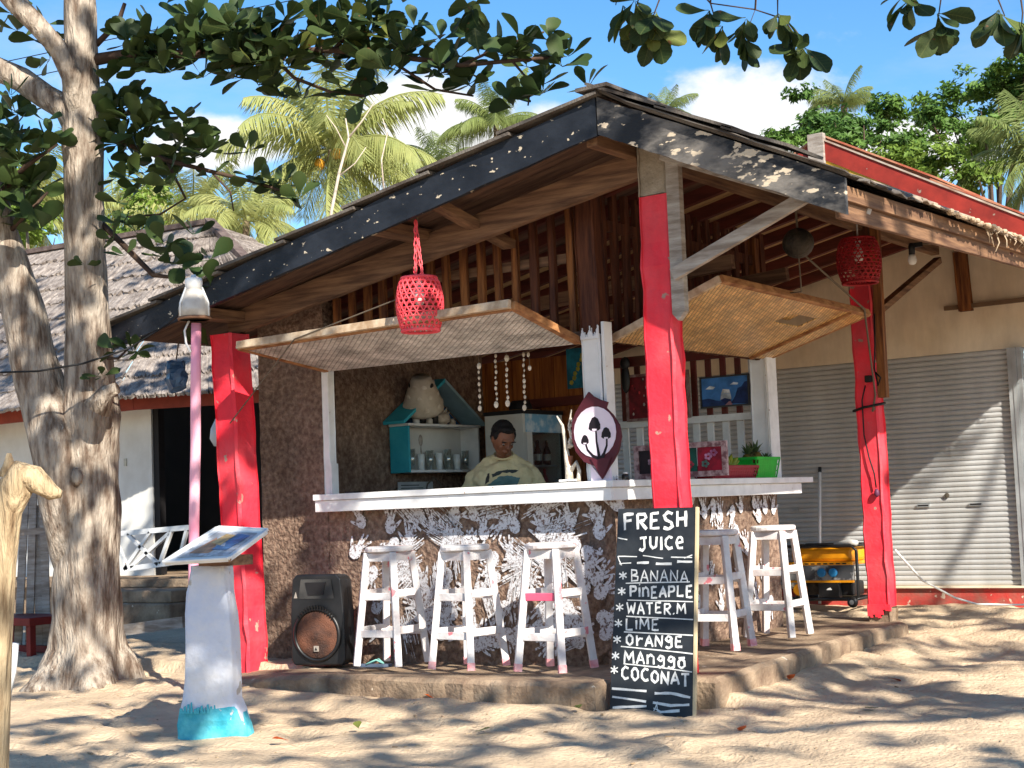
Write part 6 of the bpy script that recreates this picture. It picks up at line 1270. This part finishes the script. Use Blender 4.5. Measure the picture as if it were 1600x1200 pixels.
# fruit baskets on the right counter
def crate(name, label, y0, y1, x0, x1, h, m, cat='basket'):
    t = thing(name, label, cat, ((x0+x1)/2, (y0+y1)/2, 1.053)); z = 1.054; ins = .022
    def side(a, b, a2, b2):
        n = max(4, int((V(b)-V(a)).length/.032)); mb = MB(); a, b, a2, b2 = V(a), V(b), V(a2), V(b2)
        for i in range(n+1): mb.bar(a.lerp(b, i/n), a2.lerp(b2, i/n), .009, .005, (b-a).cross(V((0, 0, 1))))
        for k in (0, .33, .66): mb.bar(a.lerp(a2, k)+V((0, 0, .004)), b.lerp(b2, k)+V((0, 0, .004)), .006, .010)
        mb.build('lattice', m, t)
    lo = [(x0+ins, y0+ins, z), (x1-ins, y0+ins, z), (x1-ins, y1-ins, z), (x0+ins, y1-ins, z)]; hi = [(x0, y0, z+h), (x1, y0, z+h), (x1, y1, z+h), (x0, y1, z+h)]
    for i in range(4): side(lo[i], lo[(i+1) % 4], hi[i], hi[(i+1) % 4]); MB().bar(V(hi[i]), V(hi[(i+1) % 4]), .014, .020).build('rim', m, t, bevel=.003)
    MB().mm((x0+ins, y0+ins, z), (x1-ins, y1-ins, z+.006)).build('bottom', m, t)
    for i in range(4): MB().prism([V(lo[i])*.5+V(lo[(i+1) % 4])*.5+V((0, 0, .0))+(V(lo[i])-V(lo[(i+1) % 4]))*s*.12+((V(hi[i])-V(lo[i]))*.0 if s2 == 0 else (V(hi[i])+V(hi[(i+1) % 4]))*.5-(V(lo[i])+V(lo[(i+1) % 4]))*.5) for s, s2 in ((-3.6, 0), (3.6, 0), (3.6, 1), (-3.6, 1))], V((.002, .002, 0))).build('solid_panel', m, t)
    return t
crate('red_basket', 'dark red plastic basket of fruit on the right counter', 1.14, 1.80, -.03, .135, .075, mat('dark_red_plastic', lin((150, 24, 44)), .4))
crate('green_basket', 'bright green plastic basket of pineapples at the right end of the counter', 1.83, 2.20, -.08, .105, .135, mat('green_plastic', lin((24, 190, 56)), .4))
def pineapple(c, label, m1, m2, s=1., lean=0.):
    t = thing('pineapple', label, 'pineapple', c); MB().lathe([(.001, 0), (.04*s, .01), (.055*s, .05*s), (.05*s, .10*s), (.03*s, .13*s), (.001, .135*s)], 14, c).build('fruit', m1, t, smooth=True); rg = random.Random(int(c.y*100)); mb = MB()
    for k in range(26):
        a = k*2.4; e = R(80-k*2.4); d_ = V((math.cos(a)*math.cos(e), math.sin(a)*math.cos(e), math.sin(e))); b0 = c+V((0, 0, .12*s)); l_ = rg.uniform(.07, .12)*s; sd_ = V((-math.sin(a), math.cos(a), 0))*.010*s
        mb.add([b0-sd_, b0+sd_, b0+d_*l_*.6+sd_*.8, b0+d_*l_*.6-sd_*.8, b0+d_*l_+V((0, 0, -.015))], [(0, 1, 2, 3), (3, 2, 4)])
    mb.build('leaf_crown', m2, t)
M_pa = mat('pineapple_skin', lin((120, 96, 40)), .7, lin((70, 66, 32)), 40, .45, .55, bump=.3, bscale=60); M_pl = mat('pineapple_leaf', lin((62, 82, 52)), .5, lin((90, 106, 62)), 9)
pineapple(V((.0, 1.92, 1.09)), 'pineapple with dark crown, nearer one in the green basket', M_pa, M_pl, 1.0); pineapple(V((.0, 2.03, 1.10)), 'pineapple with dark crown, middle one in the green basket', M_pa, M_pl, 1.05); pineapple(V((.03, 2.14, 1.08)), 'small pineapple at the right rim of the green basket', M_pa, M_pl, .8)
M_ban = mat('green_yellow_banana', lin((150, 156, 50)), .5, lin((96, 120, 44)), 14)
bn = thing('banana_bunch', 'bunch of green yellow bananas heaped in the red basket', 'bananas', (.05, 1.5, 1.07))
for k in range(11): a = R(20+14*k); q = V((.05, 1.50, 1.10)); d_ = V((.35*math.sin(k), math.cos(a), math.sin(a))).normalized(); MB().tube([q, q+d_*.05+V((.01, 0, .01)), q+d_*.10+V((0, 0, .005)), q+d_*.13], [.010, .017, .015, .005], 7).build('banana', M_ban, bn, smooth=True)
tag(MB().ball((-.05, 2.34, 1.085), (.05, .06, .032), 12).build('blue_cloth', mat('blue_cloth', lin((84, 130, 170)), .9), smooth=True), 'crumpled blue cloth behind the green basket', 'cloth')

# ------------------------------------------------------------------ generator and white pole
gn = thing('generator', 'yellow and black portable generator on the floor before the dark shutter', 'generator', (-.42, 4.05, 0)); gx0, gx1, gy = -.74, -.10, 3.95
M_gy = mat('generator_yellow', lin((236, 160, 24)), .35, lin((214, 136, 20)), 5, spec=.5); M_gf = mat('generator_frame', lin((30, 30, 32)), .4, spec=.5)
def G(lo, hi, nm, m, par=None, **k): return MB().mm(lo, hi).build(nm, m, par or gn, **k)
for yy in (gy, gy+.36):
    MB().tube([(gx0+.03, yy, .07), (gx0, yy, .10), (gx0, yy, .46), (gx0+.04, yy, .50), (gx1-.04, yy, .50), (gx1, yy, .46), (gx1, yy, .10), (gx1-.03, yy, .07), (gx0+.03, yy, .07)], .014, 8).build('frame_loop', M_gf, gn, smooth=True)
for xx in (gx0+.02, gx1-.02):
    for z in (.07, .50): MB().tube([(xx, gy, z), (xx, gy+.36, z)], .012, 8).build('cross_tube', M_gf, gn, smooth=True)
G((gx0+.05, gy+.03, .37), (gx1-.05, gy+.33, .49), 'fuel_tank', M_gy, bevel=.03); G((gx0+.03, gy-.015, .345), (gx1-.03, gy+.32, .372), 'tank_lip', M_gy, bevel=.006)
pn = G((gx0+.05, gy-.012, .225), (gx1-.03, gy+.02, .343), 'control_panel', mat('panel_grey', lin((70, 72, 76)), .4, lin((150, 150, 150)), 7, .5, .56), bevel=.004)
for k in (0, 1): MB().lathe([(.036, 0), (.036, .02), (.028, .024), (.001, .024)], 16, (-.40+.10*k, gy-.013, .285), Matrix.Rotation(R(90), 3, 'X')).build('socket_cover', mat('socket_blue', lin((50, 140, 200)), .4), pn, smooth=True)
G((gx0+.05, gy-.016, .205), (gx1-.03, gy+.01, .222), 'yellow_strip', M_gy); G((gx0+.08, gy+.06, .10), (-.45, gy+.30, .21), 'engine', mat('engine_metal', lin((90, 84, 76)), .5, lin((40, 38, 36)), 14, metal=.3), bevel=.015); G((-.44, gy+.05, .09), (gx1-.06, gy+.28, .21), 'alternator', M_gf, bevel=.02)
bt_ = G((-.44, gy-.01, .085), (-.26, gy+.045, .20), 'battery_box', M_gf, bevel=.004); MB().prism([(-.37, gy-.0115, .145), (-.32, gy-.0115, .145), (-.335, gy-.0115, .165), (-.36, gy-.0115, .158)], (0, .001, 0)).build('emblem', M_white, bt_)
MB().lathe([(.001, 0), (.05, 0), (.05, .06), (.001, .06)], 14, (-.60, gy+.02, .15), Matrix.Rotation(R(90), 3, 'X')).build('recoil_cover', M_gy, gn)
for xx in (gx0+.10, gx1-.05): w_ = MB().lathe([(.001, -.018), (.04, -.018), (.045, 0), (.04, .018), (.001, .018)], 16, (xx, gy-.01, .047), Matrix.Rotation(R(90), 3, 'X')).build('wheel', M_gf, gn, smooth=True); MB().lathe([(.02, .019), (.02, .021), (.001, .022)], 12, (xx, gy-.01, .047), Matrix.Rotation(R(90), 3, 'X')).build('hub', M_metal, w_)
for k in range(9): MB().mm((-.66+.055*k, gy-.0135, .352), (-.66+.055*k+.035, gy-.0153, .363)).build('lettering_mark', M_dark, gn)
tag(MB().tube([(-.30, gy+.05, .505), (-.16, gy+.02, .53), (-.09, gy, .52)], [.022, .026, .022], 8).build('white_cloth_roll', M_housew, smooth=True), 'white rolled cloth resting on the generator by the right post', 'cloth')
wp = thing('white_pole', 'slim white pole with black tip leaning on the dark shutter', 'pole', Yp(1282, 868, 4.35)); a, b = Yp(1283, 870, 4.36), Yp(1281, 738, 4.50); a.z = min(a.z, .3)
MB().tube([V((a.x, 4.28, .01)), b], .013, 10).build('shaft', M_white, wp, smooth=True); MB().tube([b, b+(b-V((a.x, 4.28, .01))).normalized()*.045], .015, 10).build('tip', M_cable, wp)

# ------------------------------------------------------------------ left foreground and odds and ends
df = thing('driftwood_post', 'pale driftwood post with hooked knot at the left edge', 'post', (.45, -4.7, -.25)); d5 = 5.0
MB().tube([D(-12, 1290, d5), D(-9, 1150, d5), D(-2, 1000, d5), D(6, 880, d5), D(15, 800, d5), D(25, 762, d5), D(36, 742, d5), D(52, 748, d5), D(68, 760, d5), D(82, 770, d5), D(96, 772, d5)], [r*d5/FPX for r in (22, 22, 20, 19, 21, 29, 26, 22, 17, 13, 6)], 18, jit=.09, seed=4).build('shaft', mat('driftwood', lin((190, 168, 134)), .85, lin((122, 98, 72)), 9, .40, .68, stretch=(3, 3, .35), bump=.5, bscale=22, bstretch=(3, 3, .3), chips=lin((92, 72, 54)), chip_scale=9, chip_lo=.70), df, smooth=True)
MB().tube([D(12, 745, d5), D(14, 725, d5), D(14, 708, d5)], [.035, .02, .008], 8, jit=.1).build('spike', MATS['driftwood'], df, smooth=True)
for k, (a, b, lb) in enumerate((((28, 1010), (40, 770), 'leftmost of the grey planks leaning behind the trunk'), ((45, 1040), (52, 760), 'second grey plank from the left leaning behind the trunk'), ((62, 1045), (58, 790), 'third grey plank from the left leaning behind the trunk'), ((75, 1040), (66, 745), 'grey plank closest to the trunk in the leaning row'))):
    tag(MB().bar(D(*a, 12.2), D(*b, 12.5), .06, .02, FW).build('grey_plank', M_grey), lb, 'plank', 'grey planks leaning by the trunk')
tag(MB().bar(D(10, 835, 12.1), D(72, 828, 12.2), .03, .05).build('cross_plank', M_grey), 'short level plank nailed across the leaning grey planks', 'plank')
rt_ = thing('red_table', 'low dark red wooden table behind the forked trunk', 'table', D(40, 1070, 11.8)); M_rt = mat('table_red', lin((124, 38, 34)), .6, lin((96, 28, 26)), 5)
c = D(35, 968, 12); MB().box(c, (.7, .4, .06)).build('top', M_rt, rt_, bevel=.006)
for sx in (-1, 1):
    for sy in (-1, 1): MB().mm((c.x+sx*.3-.025, c.y+sy*.15-.025, -.2), (c.x+sx*.3+.025, c.y+sy*.15+.025, c.z-.031)).build('leg', M_rt, rt_)
MB().mm((c.x-.3, c.y-.02, -.05), (c.x+.3, c.y+.02, .0)).build('stretcher', M_rt, rt_)
tag(MB().tube([D(12, 1085, 7.5), D(17, 1050, 7.5), D(24, 1005, 7.5)], [.018, .026, .018], 8).build('white_stake', M_white, smooth=True), 'short white stake in the sand behind the driftwood post', 'stake')
c = D(343, 672, 11.2); t = thing('plastic_bag', 'white plastic bag hanging behind the left red post', 'bag', c-V((0, 0, .12))); MB().lathe([(.001, -.12), (.05, -.115), (.085, -.06), (.075, .01), (.04, .07), (.012, .12)], 16, c, Matrix.Diagonal(V((1, .7, 1)))).build('body', mat('white_plastic', (.75, .78, .82), .35, (.6, .64, .7), 6, transl=.3), t, smooth=True); MB().tube([c+V((0, 0, .12)), c+V((.02, 0, .25))], .004, 5).build('handle', M_rope, t)
c = D(276, 588, 10.9); t = thing('blue_bag', 'crumpled blue plastic bag caught under the almond leaves by the lamp pole', 'bag', c-V((0, 0, .1))); mb = MB(); mb.ball(c, (.10, .06, .14), 20)
mb.v = [tuple(c+(lambda q: V((math.copysign(min(abs(q.x), .075), q.x), q.y, math.copysign(min(abs(q.z), .10), q.z))))(V(v)-c)+V((mnoise.noise(V(v)*22), mnoise.noise(V(v)*22+V((9, 0, 0))), mnoise.noise(V(v)*14+V((0, 7, 0)))))*.034) for v in mb.v]; mb.build('body', mat('blue_plastic', lin((92, 124, 160)), .3, lin((60, 90, 132)), 10, transl=.2), t, smooth=False); MB().tube([c+V((0, 0, .12)), c+V((.03, .02, .35))], .005, 5).build('tie', M_rope, t)
# fallen leaves and scraps
for k, (px, py, v_, lb) in enumerate(((465, 1068, 5, 'orange fallen leaf curled on the sand by the left post'), (1243, 1069, 5, 'brown fallen leaf on the sand beside the floor edge'), (664, 1090, 5, 'small reddish fallen leaf below the concrete front edge'), (905, 1108, 3, 'fallen leaf near the foot of the concrete corner'), (560, 1137, 3, 'fallen leaf on the sand in the lower middle left'), (1165, 1128, 5, 'fallen leaf on the sand right of the chalkboard'), (1370, 1100, 3, 'fallen leaf on the sand in the lower right'), (448, 1153, 5, 'reddish fallen leaf right of the menu stand base'), (1390, 1055, 5, 'fallen leaf in the raked sand at right'), (745, 1137, 3, 'fallen leaf in the lower middle'))):
    p = Zp(px, py, -.15); p.z = sand_h(p.x, p.y)+.022; o = bpy.data.objects.new('fallen_leaf', LEAF[v_]); COL.objects.link(o); rg = random.Random(k); o.location = p; o.rotation_euler = (rg.uniform(-.3, .3), rg.uniform(-.3, .3), rg.uniform(0, 6)); o.scale = (.42 if k else .5,)*3; tag(o, lb, 'leaf', 'fallen leaves')
mb = MB(); rg = random.Random(15)
for k in range(900):
    x, y = rg.uniform(-3.5, 3.5), rg.uniform(-4, 3.5)
    if -2.9 < x < .95 and y > -.75: continue
    z = sand_h(x, y); s = rg.uniform(.003, .010)*(1.8 if rg.random() < .12 else 1); a = rg.uniform(0, 3.1)
    mb.box((x, y, z+s*.2), (s*rg.uniform(1, 4.5), s*.8, s*.5), Matrix.Rotation(a, 3, 'Z'))
mb.build('sand_debris', mat('twig_litter', lin((120, 92, 68)), .9, lin((190, 170, 140)), 5)); o = COL.objects[-1]; o['kind'] = 'stuff'; o['label'] = 'small twigs and crumbs scattered over the sand'; o['category'] = 'debris'

# ------------------------------------------------------------------ bartender
pe = thing('person', 'bartender in a cream printed t-shirt looking down behind the counter', 'person', (-1.30, .82, 0))
PF = V((.50, -.866, 0)).normalized(); PRt = V((-PF.y, PF.x, 0))*-1     # facing, and the body's left hand side seen at image right
PRt = V((.866, .50, 0)).normalized()
O = V((-1.33, .84, 0))
def bpz(r_, f_, z): return O+PRt*r_+PF*f_+V((0, 0, z))
def blob(mb, pts, rads, n=14):
    mb.tube(pts, rads, n)
    for p, r_ in ((pts[0], rads[0]), (pts[-1], rads[-1])): mb.ball(p, r_*.995, n)
body = MB()
hc = bpz(.02, .155, 1.388)                       # head centre
HF = (PF*.80+PRt*.48+V((0, 0, -.66))).normalized(); HR = HF.cross(V((0, 0, 1))).normalized(); HU = HR.cross(HF).normalized(); HM = Matrix((HR, HF, HU)).transposed()
def hd(a, b, c_): return hc+HM @ V((a, b, c_))
body.ball(hc, (.074, .090, .108), 20, HM); body.ball(hd(0, .028, -.055), (.056, .062, .062), 16, HM); body.ball(hd(0, .062, -.088), (.026, .026, .022), 12, HM)
body.ball(hd(0, .098, -.018), (.015, .020, .018), 10, HM); body.ball(hd(0, .092, .005), (.009, .012, .022), 8, HM); body.ball(hd(0, .082, .028), (.052, .014, .013), 10, HM)
for s in (-1, 1): body.ball(hd(.074*s, -.005, -.008), (.010, .020, .030), 10, HM); body.ball(hd(.036*s, .064, -.028), (.020, .018, .016), 10, HM)
body.ball(hd(0, .088, -.054), (.024, .012, .009), 10, HM); body.ball(hd(0, .086, -.066), (.021, .012, .008), 10, HM)
blob(body, [bpz(.0, .02, 1.20), bpz(.008, .06, 1.28), hc+V((0, 0, -.05))], [.062, .054, .052])
blob(body, [bpz(0, -.03, .86), bpz(0, -.01, 1.0), bpz(0, .02, 1.16)], [.125, .115, .100])
blob(body, [bpz(-.15, .0, 1.165), bpz(0, .02, 1.19), bpz(.15, .0, 1.165)], [.050, .058, .050])
for s in (-1, 1):
    blob(body, [bpz(.10*s, -.03, .86), bpz(.11*s, .0, .48), bpz(.11*s, -.03, .09)], [.09, .06, .042]); blob(body, [bpz(.11*s, -.04, .04), bpz(.12*s, .12, .03)], [.038, .03])
    sh0, el, wr = bpz(.18*s, .0, 1.14), bpz(.255*s, .03, .92), bpz(.19*s, .24, .86)
    blob(body, [sh0, sh0.lerp(el, .5), el, el.lerp(wr, .4), wr], [.046, .043, .038, .036, .025], 12)
    fd = (wr-el).normalized(); sd_ = PRt*-s
    blob(body, [wr, wr+fd*.05], [.027, .034], 10)
    for k in range(4): q = wr+fd*.075+sd_*(.025-.017*k)*1.0; blob(body, [q, q+fd*.035+V((0, 0, -.006)), q+fd*(.055+.008*(1-abs(k-1.2)))+V((0, 0, -.022))], [.0092, .0085, .007], 8)
    blob(body, [wr+fd*.025+sd_*.028, wr+fd*.06+sd_*.052, wr+fd*.085+sd_*.05+V((0, 0, -.01))], [.011, .010, .008], 8)
o = body.build('body', M_skin, pe, smooth=True); rm = o.modifiers.new('r', 'REMESH'); rm.mode = 'VOXEL'; rm.voxel_size = .006; rm.use_smooth_shade = True; sm_ = o.modifiers.new('s', 'SMOOTH'); sm_.factor = .5; sm_.iterations = 4
for s in (-1, 1):
    e_ = MB().ball(hd(.032*s, .083, .004), (.011, .0065, .0045), 10, HM).build('eye', mat('eye_white', (.30, .27, .24), .4), pe, smooth=True); MB().ball(hd(.032*s+.002, .090, .002), (.0055, .003, .0055), 8, HM).build('iris', M_dark, e_, smooth=True)
    MB().ball(hd(.034*s, .090, .024), (.022, .006, .005), 8, HM).build('eyebrow', M_hair, pe, smooth=True)
hair = MB(); hair.ball(hd(0, -.026, .034), (.080, .086, .088), 18, HM); hair.ball(hd(0, .030, .088), (.060, .045, .024), 12, HM); hair.ball(hd(0, -.055, -.015), (.070, .05, .065), 12, HM)
for s in (-1, 1): hair.ball(hd(.068*s, .0, .03), (.016, .040, .035), 10, HM)
o = hair.build('hair', M_hair, pe, smooth=True); rm = o.modifiers.new('r', 'REMESH'); rm.mode = 'VOXEL'; rm.voxel_size = .006; rm.use_smooth_shade = True; tx = bpy.data.textures.new('hair_clump', 'CLOUDS'); tx.noise_scale = .02; dp_ = o.modifiers.new('d', 'DISPLACE'); dp_.texture = tx; dp_.strength = .012
sh1 = MB(); blob(sh1, [bpz(0, -.03, .80), bpz(0, -.01, .98), bpz(0, .015, 1.12)], [.158, .150, .148], 20); blob(sh1, [bpz(-.150, .0, 1.160), bpz(-.06, .015, 1.205), bpz(.06, .015, 1.205), bpz(.150, .0, 1.160)], [.068, .080, .080, .068], 16)
blob(sh1, [bpz(-.10, .03, 1.10), bpz(.10, .03, 1.10)], [.125, .125], 16)
for s in (-1, 1): sh1.tube([bpz(.12*s, .0, 1.175), bpz(.185*s, .0, 1.13), bpz(.250*s, .025, .98), bpz(.256*s, .027, .965)], [.068, .074, .074, .077], 16)
o = sh1.build('t_shirt', M_shirt, pe, smooth=True); rm = o.modifiers.new('r', 'REMESH'); rm.mode = 'VOXEL'; rm.voxel_size = .008; rm.use_smooth_shade = True; s2 = o.modifiers.new('s', 'SMOOTH'); s2.factor = .5; s2.iterations = 8
tx2 = bpy.data.textures.new('shirt_folds', 'CLOUDS'); tx2.noise_scale = .075; dp2 = o.modifiers.new('d', 'DISPLACE'); dp2.texture = tx2; dp2.strength = .034; dp2.mid_level = .5; shirt = o
blob_col = MB(); blob_col.tube([bpz(.008+.066*math.cos(a), .040+.066*math.sin(a)*1.0, 1.278-.030*math.sin(a)) for a in [6.283*i/24 for i in range(25)]], .010, 8, cap=False); blob_col.build('collar', M_shirt, shirt, smooth=True)
tr_ = MB(); blob(tr_, [bpz(0, -.03, .78), bpz(0, -.03, .90)], [.150, .140], 18)
for s in (-1, 1): tr_.tube([bpz(.085*s, -.03, .84), bpz(.11*s, .0, .48), bpz(.112*s, .0, .42)], [.105, .085, .085], 14)
o = tr_.build('shorts', mat('dark_shorts', lin((46, 48, 58)), .8), pe, smooth=True); rm = o.modifiers.new('r', 'REMESH'); rm.mode = 'VOXEL'; rm.voxel_size = .01; rm.use_smooth_shade = True
# flat print on the shirt front, following the chest
def chest(u, v): return bpz(u, .175-.06*v-.9*u*u, 1.105+v)
for col, pts in (((92, 124, 122), ((-.10, -.04), (-.02, -.06), (.10, -.05), (.13, .01), (.06, .03), (-.03, .02))), ((58, 66, 66), ((-.06, .02), (.0, .05), (.08, .06), (.11, .085), (.06, .075), (-.02, .065), (-.07, .05))), ((66, 60, 56), ((-.12, -.03), (-.10, .05), (-.085, .06), (-.09, -.01)))):
    P3 = [chest(a, b) for a, b in pts]; n_ = len(P3); m_ = MB(); c0 = sum(P3, V())/n_; m_.add([c0]+P3, [(0, i+1, (i+1) % n_+1) for i in range(n_)]); o = m_.build('shirt_print', mat('print_ink_%d' % col[0], lin(col), .8), shirt)
    sbd = o.modifiers.new('sub', 'SUBSURF'); sbd.subdivision_type = 'SIMPLE'; sbd.levels = 3; sbd.render_levels = 3; sw = o.modifiers.new('w', 'SHRINKWRAP'); sw.target = shirt; sw.wrap_method = 'NEAREST_SURFACEPOINT'; sw.wrap_mode = 'ABOVE_SURFACE'; sw.offset = .002
